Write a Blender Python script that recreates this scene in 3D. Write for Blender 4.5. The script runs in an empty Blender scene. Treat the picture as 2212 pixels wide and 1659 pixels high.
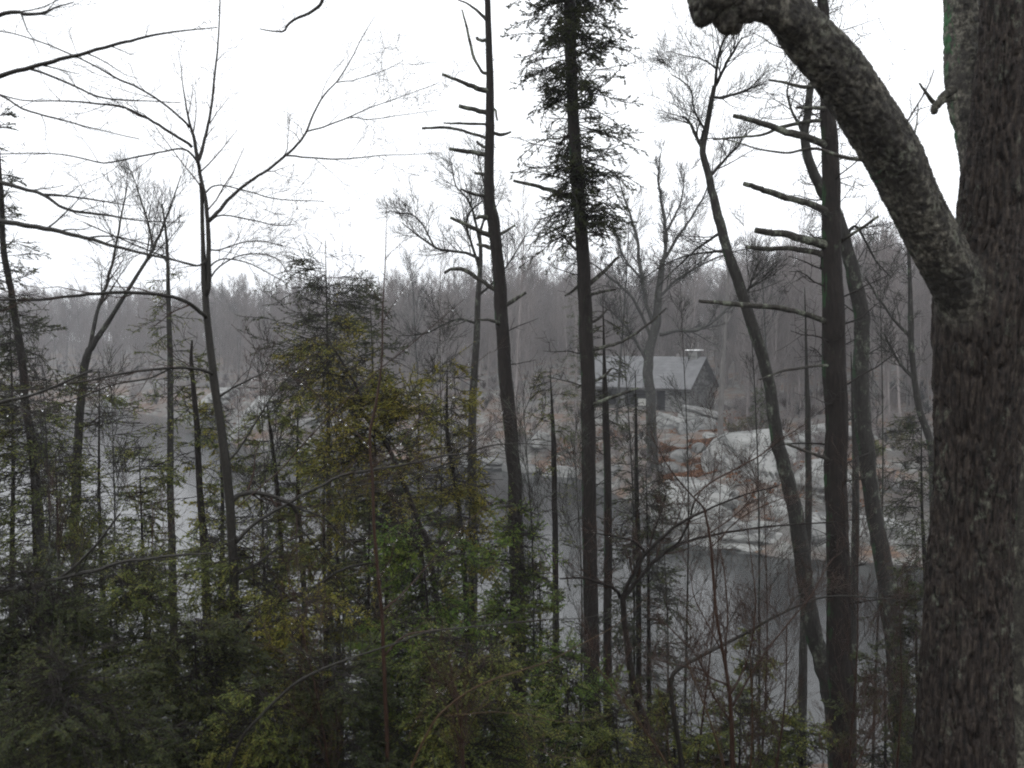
import bpy, bmesh, math, random, zlib
import numpy as np
from mathutils import Vector
PI = math.pi
rng = np.random.default_rng(11)
random.seed(5)
sc = bpy.context.scene
C = sc.collection

# ---------------------------------------------------------------- camera, world, sun, exposure
F, CX, CY, HZ, EYE = 1841.0, 1106.0, 829.5, 740.0, 9.5
PITCH = math.atan((CY - HZ) / F)
cam_d = bpy.data.cameras.new('camera'); cam = bpy.data.objects.new('camera', cam_d); C.objects.link(cam)
cam.location = (0, 0, EYE); cam.rotation_euler = (PI/2 - PITCH, 0, 0)
cam_d.sensor_width = 36; cam_d.lens = F / 2212 * 36; cam_d.clip_start = 0.05; cam_d.clip_end = 3000
cam_d.dof.use_dof = True; cam_d.dof.focus_distance = 14.0; cam_d.dof.aperture_fstop = 2.8
sc.camera = cam
SUN_EL, SUN_AZ = math.radians(50), math.radians(200)
world = bpy.data.worlds.new('World'); sc.world = world; world.use_nodes = True
wn = world.node_tree.nodes; wl = world.node_tree.links
for n in list(wn): wn.remove(n)
sky = wn.new('ShaderNodeTexSky'); sky.sky_type = 'NISHITA'; sky.sun_disc = False
sky.sun_elevation = SUN_EL; sky.sun_rotation = SUN_AZ; sky.dust_density = 4; sky.air_density = 1
hs = wn.new('ShaderNodeHueSaturation'); hs.inputs['Saturation'].default_value = 0.12
wl.new(sky.outputs[0], hs.inputs['Color'])
ov = wn.new('ShaderNodeMix'); ov.data_type = 'RGBA'; ov.inputs[0].default_value = 0.88   # even overcast cloud over the clear-sky colour
wl.new(hs.outputs[0], ov.inputs[6]); ov.inputs[7].default_value = (12.6, 12.9, 13.3, 1)
bg = wn.new('ShaderNodeBackground'); bg.inputs['Strength'].default_value = 0.125
wl.new(ov.outputs[2], bg.inputs[0])
wo = wn.new('ShaderNodeOutputWorld'); wl.new(bg.outputs[0], wo.inputs[0])
sd = bpy.data.lights.new('sun', 'SUN'); sd.energy = 0.5; sd.angle = math.radians(40); sd.color = (1, .98, .95)
sun = bpy.data.objects.new('sun', sd); C.objects.link(sun); sun.rotation_euler = (PI/2 - SUN_EL, 0, PI - SUN_AZ)
vs = sc.view_settings; vs.view_transform = 'Standard'; vs.look = 'None'; vs.gamma = 1; vs.use_curve_mapping = False; vs.exposure = 0.0
sc.cycles.filter_width = 2.0
sc.cycles.max_bounces = 6; sc.cycles.diffuse_bounces = 3; sc.cycles.glossy_bounces = 3; sc.cycles.volume_bounces = 1
sc.cycles.transparent_max_bounces = 4; sc.cycles.use_denoising = True; sc.cycles.denoising_prefilter = "NONE"

def at(x, y, D):                       # point of the place seen at (x, y) of the 2212 x 1659 picture, D metres out
    a = (x - CX) / F; b = (CY - y) / F
    k = D / (b*math.sin(PITCH) + math.cos(PITCH))
    return np.array([a*k, D, EYE + k*(b*math.cos(PITCH) - math.sin(PITCH))])

# ---------------------------------------------------------------- noise
_perm = np.random.default_rng(3).random(8192).astype(np.float64)
def _h(ix, iy, iz):
    return _perm[(ix*73856093 ^ iy*19349663 ^ iz*83492791) & 8191]
def vnoise(p):
    p = np.asarray(p, float); i = np.floor(p).astype(np.int64); f = p - i; f = f*f*(3 - 2*f)
    x, y, z = i[..., 0], i[..., 1], i[..., 2]; fx, fy, fz = f[..., 0], f[..., 1], f[..., 2]
    def L(a, b, t): return a + (b - a)*t
    return L(L(L(_h(x,y,z), _h(x+1,y,z), fx), L(_h(x,y+1,z), _h(x+1,y+1,z), fx), fy),
             L(L(_h(x,y,z+1), _h(x+1,y,z+1), fx), L(_h(x,y+1,z+1), _h(x+1,y+1,z+1), fx), fy), fz)*2 - 1
def fbm(p, o=4):
    p = np.asarray(p, float); s = 0; a = 1.0
    for k in range(o): s = s + a*vnoise(p*2.0**k + 17.3*k); a *= .5
    return s / 1.9

# ---------------------------------------------------------------- terrain
SU = [-1.5, -.6, -.465, -.367, -.329, -.29, -.188, -.014, .073, .149, .19, .22, .307, .419, .6, 1.5]
SR = [130, 121, 121, 99, 80, 75, 71, 64, 60, 49, 40, 40, 38, 36.5, 36, 38]
COLS = [(-.6, [(-8,-2.5),(0,0),(3,1),(14,3),(130,9),(180,9.5),(260,4),(900,6)]),
        (-.42, [(-8,-2.5),(0,0),(4,1.2),(18,3),(130,9.5),(180,10.5),(260,4),(900,6)]),
        (-.33, [(-8,-2.5),(0,0),(6,2.0),(15,3.4),(28,2.6),(50,4),(165,9.5),(215,11),(300,5),(900,6)]),
        (-.25, [(-8,-2.5),(0,0),(7,2.2),(16,3.6),(35,3),(170,9),(230,10),(300,5),(900,6)]),
        (-.1, [(-8,-2.5),(0,0),(6,1.5),(20,3),(50,4),(180,6.5),(240,7),(320,5),(900,6)]),
        (.05, [(-8,-2.5),(0,0),(5,1.5),(14,2.8),(55,6),(185,9.5),(240,9.5),(320,6),(900,8)]),
        (.12, [(-8,-2.5),(0,0),(6,1.6),(16,2.7),(26,3.1),(40,3.8),(75,6.5),(190,10),(250,10),(330,10),(900,8)]),
        (.2, [(-8,-2.5),(0,0),(5,1.5),(14,2.0),(26,2.6),(32,3.0),(44,3.2),(56,4),(90,7.5),(205,13),(270,13),(340,12),(900,8)]),
        (.3, [(-8,-2.5),(0,0),(4,1.4),(9,2.8),(17,2.7),(32,3.4),(56,5),(90,9),(205,17),(280,17),(340,12),(900,8)]),
        (.42, [(-8,-2.5),(0,0),(4,1.2),(10,2.9),(18,3.5),(34,4.3),(58,6),(92,10.5),(205,21),(280,21),(340,12),(900,8)])]
CU = np.array([c[0] for c in COLS])
def ground_z(X, Y):
    X = np.asarray(X, float); Y = np.asarray(Y, float)
    u = X / np.maximum(Y, 20)
    s = Y - np.interp(u, SU, SR) + 1.6*fbm(np.stack([X*.16, Y*.16, X*0], -1), 3)
    vals = np.stack([np.interp(s, *zip(*c[1])) for c in COLS])
    uu = np.clip(u, CU[0], CU[-1] - 1e-6); k = np.clip(np.searchsorted(CU, uu, side='right') - 1, 0, len(CU) - 2)
    t = (uu - CU[k]) / (CU[k+1] - CU[k])
    far = np.take_along_axis(vals, k[None], 0)[0]*(1-t) + np.take_along_axis(vals, (k+1)[None], 0)[0]*t
    rough = fbm(np.stack([X*.35, Y*.35, X*0+5], -1), 4)
    amp = np.clip((s + 1)/6, 0, 1)
    far = far + rough*.45*amp + np.clip(s-60, 0, 40)/40*1.5*fbm(np.stack([X*.03, Y*.03, X*0+9], -1), 2)
    near = np.where(Y > 0, 7.9 - .43*Y, 7.9 - .12*Y) + .22*fbm(np.stack([X*.5, Y*.5, X*0+2], -1), 4) + .03*np.abs(X)*(Y < 25)
    near = np.maximum(near, -2.5)
    return np.maximum(near, np.where(Y > 24, far, -2.5))
def gz(x, y): return float(ground_z(np.array([x]), np.array([y]))[0])

# ---------------------------------------------------------------- mesh helpers
def mesh_np(name, V, quads=None, tris=None, smooth=True):
    me = bpy.data.meshes.new(name); V = np.asarray(V, np.float32).reshape(-1, 3)
    nq = 0 if quads is None else len(quads); nt = 0 if tris is None else len(tris)
    me.vertices.add(len(V)); me.vertices.foreach_set('co', V.ravel())
    idx = []; 
    if nq: idx.append(np.asarray(quads, np.int32).ravel())
    if nt: idx.append(np.asarray(tris, np.int32).ravel())
    idx = np.concatenate(idx); me.loops.add(len(idx)); me.loops.foreach_set('vertex_index', idx)
    st = np.concatenate([np.arange(nq)*4, nq*4 + np.arange(nt)*3]).astype(np.int32)
    me.polygons.add(nq + nt); me.polygons.foreach_set('loop_start', st)
    me.polygons.foreach_set('loop_total', np.concatenate([np.full(nq, 4), np.full(nt, 3)]).astype(np.int32))
    me.polygons.foreach_set('use_smooth', np.full(nq + nt, smooth)); me.update(calc_edges=True); me.validate()
    return me
def link(name, me, mat, parent=None):
    o = bpy.data.objects.new(name, me); C.objects.link(o)
    if mat and not me.materials: me.materials.append(mat)
    if parent:
        o.parent = parent; o.matrix_parent_inverse = parent.matrix_world.inverted() if False else o.matrix_parent_inverse
        o.location = -parent.location
    return o
def tag(o, label=None, cat=None, group=None, kind=None):
    if label: o['label'] = label
    if cat: o['category'] = cat
    if group: o['group'] = group
    if kind: o['kind'] = kind
    return o
def thing(name, loc, label, cat, group=None):
    o = bpy.data.objects.new(name, None); C.objects.link(o); o.location = Vector([float(v) for v in loc]); o.empty_display_size = .2
    return tag(o, label, cat, group)

def unit(v): return v / np.maximum(np.linalg.norm(v, axis=-1, keepdims=True), 1e-9)
def tubes(batches, sides=3):           # batches: list of (P (B,N,3), R (B,N))
    Vs, Qs, off = [], [], 0
    for P, R in batches:
        if len(P) == 0: continue
        B, N, _ = P.shape
        T = unit(np.gradient(P, axis=1)); m = unit(P[:, -1] - P[:, 0])
        ref = np.where(np.abs(m[:, 2:3]) > .8, np.array([[1., .2, 0]]), np.array([[0, .1, 1.]]))[:, None, :]
        U = unit(np.cross(T, ref)); W = np.cross(T, U)
        a = np.arange(sides)/sides*2*PI
        V = P[:, :, None, :] + R[:, :, None, None]*(np.cos(a)[None, None, :, None]*U[:, :, None, :] + np.sin(a)[None, None, :, None]*W[:, :, None, :])
        b = np.arange(B)[:, None, None]*N*sides; n = np.arange(N-1)[None, :, None]*sides; s = np.arange(sides)[None, None, :]; s2 = (s+1) % sides
        Q = np.stack([b+n+s, b+n+s2, b+n+sides+s2, b+n+sides+s], -1).reshape(-1, 4) + off
        Vs.append(V.reshape(-1, 3)); Qs.append(Q); off += B*N*sides
    return np.concatenate(Vs), np.concatenate(Qs)
def spline(pts, n):                    # Catmull-Rom through rows of any width
    p = np.asarray(pts, float)
    if len(p) == 2: p = np.array([p[0], (p[0]+p[1])/2, p[1]])
    q = np.concatenate([[2*p[0]-p[1]], p, [2*p[-1]-p[-2]]])
    t = np.linspace(0, len(p)-1-1e-6, n); i = t.astype(int); f = (t-i)[:, None]
    a, b, c, d = q[i], q[i+1], q[i+2], q[i+3]
    return .5*((2*b) + (-a+c)*f + (2*a-5*b+4*c-d)*f*f + (-a+3*b-3*c+d)*f**3)
def trace(pts, D, n=None, drift=0.0, jit=0.0):   # pts: (x, y, half width) in picture units; D depth, drift: metres of depth gained to the tip
    p = np.asarray(pts, float); n = n or max(6, len(p)*4)
    s = spline(p, n); t = np.linspace(0, 1, n)
    Pw = np.array([at(s[i, 0], s[i, 1], D + drift*t[i]) for i in range(n)])
    R = np.maximum(s[:, 2], .15)*D/F
    if jit: Pw = Pw + jit*np.maximum(R[:, None], .0011*D)*np.stack([vnoise(np.stack([t*n*.7, t*0+k*9.1, t*0+D], -1)) for k in range(3)], -1)
    return Pw, R
def sprout(P, R, n, L, ang=(.6, 1.1), up=.15, jit=.16, M=6, tmin=.15, rr=.5, rmin=.0012, bend=.1, flat=0., taper=.7, side=None, tmax=1.0):
    B, N, _ = P.shape; K = B*n
    t = (np.tile(np.arange(n), B) + rng.random(K))/n; t = tmin + (tmax-tmin)*t
    b = np.repeat(np.arange(B), n); x = np.clip(t*(N-1), 0, N-1.001); i = x.astype(int); f = (x-i)[:, None]
    p0 = P[b, i]*(1-f) + P[b, i+1]*f; T = unit(P[b, i+1]-P[b, i]); r0 = R[b, i]*(1-f[:, 0]) + R[b, i+1]*f[:, 0]
    v = rng.normal(size=(K, 3)); v[:, 2] *= (1-flat)
    if side is not None: v = v*.3 + side
    v = unit(v - T*np.sum(v*T, -1, keepdims=True))
    a = rng.uniform(ang[0], ang[1], K)[:, None]
    d = unit(np.cos(a)*T + np.sin(a)*v + np.array([0, 0, up]))
    ln = (L[0] + (L[1]-L[0])*rng.random(K))*(1 - taper*t) if not callable(L) else L(t, K)
    out = np.zeros((K, M, 3)); out[:, 0] = p0
    for k in range(1, M):
        out[:, k] = out[:, k-1] + d*(ln/(M-1))[:, None]
        d = unit(d + rng.normal(size=(K, 3))*jit + np.array([0, 0, bend]))
    rs = np.maximum(r0*rr, rmin*1.4)[:, None]*np.linspace(1, .35, M)[None]
    return out, np.maximum(rs, rmin)
def leaves(P, n, l, w, tilt=.35, fwd=.75, both=True, t0=0.1):     # small flat needle sprays along twigs
    B, N, _ = P.shape; K = B*n
    t = t0 + (1-t0)*(np.tile(np.arange(n), B) + rng.random(K))/n; b = np.repeat(np.arange(B), n)
    x = np.clip(t*(N-1), 0, N-1.001); i = x.astype(int); f = (x-i)[:, None]
    p = P[b, i]*(1-f) + P[b, i+1]*f; T = unit(P[b, i+1]-P[b, i])
    up = unit(np.array([0, 0, 1.]) + rng.normal(size=(K, 3))*tilt)
    S = unit(np.cross(T, up))*np.where(np.arange(K) % 2, 1, -1)[:, None]
    d = unit(T*fwd + S + rng.normal(size=(K, 3))*.18); nrm = unit(np.cross(d, up)); wv = unit(np.cross(nrm, nrm*0 + up)*0 + nrm)
    ll = l*(.6 + .7*rng.random(K))[:, None]*(1.15-.6*t)[:, None]; ww = w*(.7+.6*rng.random(K))[:, None]
    a = p; bb = p + d*ll*.45 + wv*ww; c = p + d*ll - up*ll*.08; e = p + d*ll*.45 - wv*ww
    V = np.stack([a, bb, c, e], 1).reshape(-1, 3); Q = np.arange(K*4).reshape(-1, 4)
    return V, Q
def join_np(parts):
    Vs, Qs, off = [], [], 0
    for V, Q in parts:
        Vs.append(V); Qs.append(Q+off); off += len(V)
    return np.concatenate(Vs), np.concatenate(Qs)

# ---------------------------------------------------------------- materials
def new_mat(name):
    m = bpy.data.materials.new(name); m.use_nodes = True
    nt = m.node_tree; b = nt.nodes['Principled BSDF']; return m, nt, b
def nnode(nt, typ, **kw):
    n = nt.nodes.new(typ)
    for k, v in kw.items(): setattr(n, k, v)
    return n
def coords(nt, scale=(1, 1, 1), rot=(0, 0, 0)):
    g = nnode(nt, 'ShaderNodeNewGeometry'); m = nnode(nt, 'ShaderNodeMapping'); nt.links.new(g.outputs['Position'], m.inputs[0])
    m.inputs['Scale'].default_value = scale; m.inputs['Rotation'].default_value = rot; return m.outputs[0]
def noise(nt, vec, scale, detail=4, rough=.6, dist=0):
    n = nnode(nt, 'ShaderNodeTexNoise'); n.inputs['Scale'].default_value = scale; n.inputs['Detail'].default_value = detail
    n.inputs['Roughness'].default_value = rough; n.inputs['Distortion'].default_value = dist; nt.links.new(vec, n.inputs['Vector']); return n.outputs[0]
def ramp(nt, fac, stops, interp='LINEAR'):
    r = nnode(nt, 'ShaderNodeValToRGB'); r.color_ramp.interpolation = interp
    e = r.color_ramp.elements
    while len(e) < len(stops): e.new(.5)
    for k, (p, c) in enumerate(stops): e[k].position = p; e[k].color = (*(c if len(c) == 3 else c[:3]), 1)
    nt.links.new(fac, r.inputs[0]); return r.outputs[0]
def mix(nt, fac, a, b, mode='MIX'):
    m = nnode(nt, 'ShaderNodeMix'); m.data_type = 'RGBA'; m.blend_type = mode
    for s, v in ((0, fac), (6, a), (7, b)):
        if isinstance(v, (int, float)): m.inputs[s].default_value = v
        elif isinstance(v, tuple): m.inputs[s].default_value = (*v, 1)
        else: nt.links.new(v, m.inputs[s])
    return m.outputs[2]
def bump(nt, b, h, strength=.5, dist=.02):
    n = nnode(nt, 'ShaderNodeBump'); n.inputs['Strength'].default_value = strength; n.inputs['Distance'].default_value = dist
    nt.links.new(h, n.inputs['Height']); nt.links.new(n.outputs[0], b.inputs['Normal'])
g3 = lambda v: (v, v, v)

def bark(name, dark, light, lichen=None, amt=.5, sc_=30, stretch=.18, lsc=6, rough=.75, green_fringe=0, bs=.6, bd=.012):
    m, nt, b = new_mat(name)
    v = coords(nt, (1, 1, stretch)); n1 = noise(nt, v, sc_, 6, .65, .3)
    col = ramp(nt, n1, [(.3, dark), (.7, light)])
    if lichen:
        v2 = coords(nt, (1, 1, .7)); n2 = noise(nt, v2, lsc, 6, .7, .2); n3 = noise(nt, v2, lsc*6, 3, .6)
        f = ramp(nt, n2, [(amt, g3(0)), (amt+.12, g3(1))]); f = mix(nt, 1.0, f, ramp(nt, n3, [(.35, g3(.1)), (.6, g3(1))]), 'MULTIPLY')
        col = mix(nt, f, col, lichen)
    if green_fringe:
        g = nnode(nt, 'ShaderNodeNewGeometry'); sx = nnode(nt, 'ShaderNodeSeparateXYZ'); nt.links.new(g.outputs['Normal'], sx.inputs[0])
        mm = nnode(nt, 'ShaderNodeMath', operation='MULTIPLY_ADD'); nt.links.new(sx.outputs[0], mm.inputs[0]); mm.inputs[1].default_value = -1.0; mm.inputs[2].default_value = 0
        n4 = noise(nt, coords(nt), 4, 4, .6); a = nnode(nt, 'ShaderNodeMath', operation='MULTIPLY'); nt.links.new(mm.outputs[0], a.inputs[0]); nt.links.new(n4, a.inputs[1])
        f = ramp(nt, a.outputs[0], [(.50, g3(0)), (.58, g3(green_fringe))]); col = mix(nt, f, col, (.02, .085, .025))  # lens colour fringe beside the bright sky, painted green on left-facing bark
    nt.links.new(col, b.inputs['Base Color']); b.inputs['Roughness'].default_value = rough; b.inputs['Specular IOR Level'].default_value = .25
    bump(nt, b, n1, bs, bd); return m
M = {}
M['oak'] = bark('oak_bark', (0.0072, 0.0060, 0.0054), (0.0360, 0.0300, 0.0252), (.11, .12, .095), .60, 38, .16, 3.5, .8, 0, 1.0, .02)
M['oak_pale'] = bark('lichened_oak_bark', (0.0132, 0.0120, 0.0102), (0.0720, 0.0660, 0.0540), (.22, .22, .17), .50, 30, .7, 5, .8, .8, 1.0, .02)
M['hemlock'] = bark('hemlock_bark', (0.0049, 0.0037, 0.0033), (0.0224, 0.0171, 0.0143), (.07, .085, .06), .60, 45, .22, 5, .75, .5)
M['grey'] = bark('grey_bark', (0.0134, 0.0125, 0.0115), (0.0408, 0.0384, 0.0346), (.16, .18, .14), .55, 40, .3, 7, .75, .4)
M['beech'] = bark('smooth_grey_bark', (.010, .009, .008), (.028, .025, .020), (.05, .056, .036), .58, 60, .6, 9, .5, .3, .2)
M['red'] = bark('red_brown_twig', (0.0210, 0.0109, 0.0076), (0.0441, 0.0218, 0.0134), (.16, .15, .13), .6, 60, .3, 12, .45)
M['orange'] = bark('tan_twig', (0.0315, 0.0182, 0.0084), (0.0595, 0.0350, 0.0154), None, .6, 60, .3, 12, .45)
M['dead'] = bark('dead_limb_bark', (0.0150, 0.0132, 0.0114), (0.0540, 0.0492, 0.0420), (.20, .22, .17), .5, 50, .6, 8, .8, .5)
M['far'] = bark('haze_lightened_far_bark', (.145, .130, .126), (.25, .224, .216), None, .6, 3, .5, 1)  # lightened so that part of the distant mist is painted into the bark colour
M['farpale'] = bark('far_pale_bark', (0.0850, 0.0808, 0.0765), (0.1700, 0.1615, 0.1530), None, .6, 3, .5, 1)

def oak_mat():
    m, nt, b = new_mat('oak_bark_with_lichen'); at_ = nnode(nt, 'ShaderNodeAttribute'); at_.attribute_name = 'lichen'; L_ = at_.outputs['Fac']
    n1 = noise(nt, coords(nt, (1, 1, .20)), 48, 7, .75, .3); nb = noise(nt, coords(nt, (1, 1, .8)), 24, 7, .72, .2); nc = noise(nt, coords(nt, (1, 1, .6)), 5, 5, .7); nd = noise(nt, coords(nt), 60, 3, .6)
    dk = ramp(nt, n1, [(.40, (.004, .0032, .003)), (.52, (.024, .018, .015)), (.68, (.072, .058, .046))])
    pl = ramp(nt, nb, [(.38, (.012, .011, .010)), (.50, (.050, .046, .038)), (.60, (.15, .14, .115)), (.72, (.28, .27, .22))])
    f = ramp(nt, nc, [(.52, g3(0)), (.64, g3(.8))]); sp = ramp(nt, nb, [(.50, g3(0)), (.60, g3(1))]); f2 = mix(nt, 1.0, f, sp, 'MULTIPLY')
    pl = mix(nt, ramp(nt, noise(nt, coords(nt), 3.0, 4, .6), [(.42, g3(0)), (.60, g3(.75))]), pl, (.020, .018, .016)); col = mix(nt, L_, dk, pl); col = mix(nt, f2, col, (.12, .13, .10))
    g = nnode(nt, 'ShaderNodeNewGeometry'); sx = nnode(nt, 'ShaderNodeSeparateXYZ'); nt.links.new(g.outputs['Normal'], sx.inputs[0]); a = nnode(nt, 'ShaderNodeMath', operation='MULTIPLY'); nt.links.new(sx.outputs[0], a.inputs[0]); a.inputs[1].default_value = -1.0
    a2 = nnode(nt, 'ShaderNodeMath', operation='MULTIPLY'); nt.links.new(a.outputs[0], a2.inputs[0]); nt.links.new(noise(nt, coords(nt), 3.2, 4, .6), a2.inputs[1]); a3 = nnode(nt, 'ShaderNodeMath', operation='MULTIPLY'); nt.links.new(a2.outputs[0], a3.inputs[0]); nt.links.new(L_, a3.inputs[1])
    col = mix(nt, ramp(nt, a3.outputs[0], [(.49, g3(0)), (.57, g3(.85))]), col, (.018, .09, .03))  # green lens fringe of the bright sky painted into the limb colour, left-facing side
    nt.links.new(col, b.inputs['Base Color']); b.inputs['Roughness'].default_value = .7; b.inputs['Specular IOR Level'].default_value = .2; bump(nt, b, nd, .7, .008); return m
M['oak_both'] = oak_mat()
def leafmat(name, cols, big=1.4, tr=.3):
    m, nt, b = new_mat(name); g = nnode(nt, 'ShaderNodeNewGeometry')
    n = noise(nt, coords(nt), big, 3, .6)
    a = nnode(nt, 'ShaderNodeMath', operation='MULTIPLY_ADD'); nt.links.new(g.outputs['Random Per Island'], a.inputs[0]); a.inputs[1].default_value = .5
    s = nnode(nt, 'ShaderNodeMath', operation='SUBTRACT'); nt.links.new(n, s.inputs[0]); s.inputs[1].default_value = .25; nt.links.new(s.outputs[0], a.inputs[2])
    k = len(cols); col = ramp(nt, a.outputs[0], [(.15 + .7*i/(k-1), c) for i, c in enumerate(cols)])
    nt.links.new(col, b.inputs['Base Color']); b.inputs['Roughness'].default_value = .6; b.inputs['Specular IOR Level'].default_value = .12
    t = nnode(nt, 'ShaderNodeBsdfTranslucent'); nt.links.new(col, t.inputs[0]); ms = nnode(nt, 'ShaderNodeMixShader'); ms.inputs[0].default_value = tr
    out = nt.nodes['Material Output']; nt.links.new(b.outputs[0], ms.inputs[1]); nt.links.new(t.outputs[0], ms.inputs[2]); nt.links.new(ms.outputs[0], out.inputs[0])
    return m
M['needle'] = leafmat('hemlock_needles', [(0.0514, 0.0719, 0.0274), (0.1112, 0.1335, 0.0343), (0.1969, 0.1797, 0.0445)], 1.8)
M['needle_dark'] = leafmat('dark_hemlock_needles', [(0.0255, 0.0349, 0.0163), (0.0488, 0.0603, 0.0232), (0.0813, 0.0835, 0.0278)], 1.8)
M['needle_olive'] = leafmat('olive_hemlock_needles', [(0.1122, 0.1333, 0.0308), (0.1964, 0.1824, 0.0337), (0.2596, 0.2034, 0.0421)], 2.2, .4)
M['needle_bright'] = leafmat('fresh_hemlock_needles', [(0.0549, 0.1037, 0.0244), (0.1037, 0.1586, 0.0317), (0.1647, 0.1769, 0.0366)], 2.2, .4)
M['shrub_leaf'] = leafmat('shrub_leaves', [(.045, .060, .025), (.085, .080, .030), (.12, .085, .035)], .8)
M['fallen'] = leafmat('fallen_oak_leaves', [(.07, .036, .02), (.14, .060, .027), (.18, .085, .038)], .6, .1)

def rockmat(name, base=.36, rot=(0, 0, 0)):
    m, nt, b = new_mat(name)
    v = coords(nt, (.5, .8, 2.6), (.35, .15, .2)); n1 = noise(nt, v, 1.3, 8, .72, .6); n2 = noise(nt, coords(nt), 7, 6, .7); n3 = noise(nt, coords(nt), .55, 4, .6)
    col = ramp(nt, n1, [(.36, g3(base*.2)), (.45, (base*.72, base*.73, base*.70)), (.55, (base, base*1.0, base*.96)), (.8, (base*1.3, base*1.3, base*1.25))])
    col = mix(nt, ramp(nt, n2, [(.42, g3(0)), (.70, g3(.55))]), col, (base*.5, base*.54, base*.47))
    col = mix(nt, ramp(nt, n3, [(.52, g3(0)), (.66, g3(.7))]), col, (base*.36, base*.36, base*.34))
    cr = ramp(nt, noise(nt, coords(nt, (.5, .6, 1.8), (.5, .2, .3)), .5, 3, .5, .8), [(.470, g3(0)), (.49, g3(1)), (.505, g3(0))]); cr2 = ramp(nt, noise(nt, coords(nt, (1.6, .5, .5), (.1, .5, .9)), .4, 3, .5, .6), [(.485, g3(0)), (.497, g3(1)), (.509, g3(0))])
    col = mix(nt, cr, col, g3(base*.14)); col = mix(nt, cr2, col, g3(base*.14))
    nt.links.new(col, b.inputs['Base Color']); b.inputs['Roughness'].default_value = .6
    hsum = mix(nt, .4, n1, n2); bump(nt, b, hsum, .9, .10); return m
M['rock'] = rockmat('pale_granite', .25); M['rock2'] = rockmat('grey_granite', .15)
M['stone'] = rockmat('cabin_stone', .21)
def plain(name, c, r=.7, n=0.25, s=8):
    m, nt, b = new_mat(name); k = noise(nt, coords(nt), s, 5, .6)
    col = ramp(nt, k, [(.3, tuple(v*(1-n) for v in c)), (.7, tuple(v*(1+n) for v in c))]); nt.links.new(col, b.inputs['Base Color']); b.inputs['Roughness'].default_value = r; return m
M['roof'] = plain('weathered_roof_boards', (.13, .132, .136), .85, .22, 1.5)
M['mortar'] = plain('dark_mortar', (.055, .05, .045)); M['dark'] = plain('painted_interior_shade', (.018, .018, .02)); M['rail'] = plain('weathered_rail_wood', (.26, .22, .19))
M['board'] = plain('pale_notice_board', (.36, .36, .33)); M['red_wood'] = plain('red_brown_lintel', (.16, .085, .07)); M['cap'] = plain('wet_concrete_cap', (.92, .92, .92), .15, .02); M['trim'] = plain('dark_fascia_wood', (.035, .033, .032))

m, nt, b = new_mat('forest_floor'); M['ground'] = m
v = coords(nt); n1 = noise(nt, v, .9, 6, .7, .5); n2 = noise(nt, v, 6, 6, .75); n3 = noise(nt, v, .22, 3, .5)
lit = ramp(nt, n2, [(.3, (.03, .022, .018)), (.5, (.095, .058, .038)), (.68, (.19, .095, .045))])
brush = ramp(nt, n2, [(.3, (.045, .042, .038)), (.6, (.10, .095, .088)), (.75, (.19, .185, .17))])
col = mix(nt, ramp(nt, n3, [(.42, g3(0)), (.6, g3(1))]), brush, lit)
rk = ramp(nt, noise(nt, coords(nt, (.6, .6, 2.2)), 2.2, 8, .7, .4), [(.38, g3(.04)), (.47, (.11, .11, .10)), (.65, (.21, .21, .195))])
col = mix(nt, ramp(nt, n1, [(.50, g3(0)), (.57, g3(1))]), col, rk)
nt.links.new(col, b.inputs['Base Color']); b.inputs['Roughness'].default_value = .8; bump(nt, b, n2, .8, .08)

m, nt, b = new_mat('lake_surface'); M['water'] = m
b.inputs['Base Color'].default_value = (.012, .014, .014, 1); b.inputs['Roughness'].default_value = .16; b.inputs['IOR'].default_value = 1.40; b.inputs['Specular IOR Level'].default_value = .5
bump(nt, b, noise(nt, coords(nt, (1, .6, 1)), 5, 3, .6), .22, .02)
m, nt, b = new_mat('rain_drop'); M['drop'] = m
b.inputs['Base Color'].default_value = (1, 1, 1, 1); b.inputs['Roughness'].default_value = 0; b.inputs['IOR'].default_value = 1.33; b.inputs['Transmission Weight'].default_value = 1

# ---------------------------------------------------------------- ground and water
ys = np.concatenate([np.linspace(-120, 0, 16)[:-1], np.linspace(0, 22, 50)[:-1], np.linspace(22, 34, 8)[:-1], np.linspace(34, 100, 190)[:-1], np.linspace(100, 180, 80)[:-1], np.linspace(180, 420, 50)[:-1], np.linspace(420, 560, 5)])
us = np.concatenate([np.linspace(-3, -.66, 24)[:-1], np.linspace(-.66, .66, 300)[:-1], np.linspace(.66, 3, 24)])
UU, YY = np.meshgrid(us, ys); XX = UU*(18 + np.maximum(YY, 0)*1.0)
ZZ = ground_z(XX, YY); nr, nc = XX.shape
ii = (np.arange(nr-1)[:, None]*nc + np.arange(nc-1)[None]).ravel()
me = mesh_np('ground', np.stack([XX, YY, ZZ], -1), np.stack([ii, ii+1, ii+nc+1, ii+nc], -1)); tag(link('ground', me, M['ground']), kind='structure')
me = mesh_np('lake_water', [(-420, 9, 0), (420, 9, 0), (420, 190, 0), (-420, 190, 0)], [(0, 1, 2, 3)], smooth=False); tag(link('lake_water', me, M['water']), kind='structure')

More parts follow.
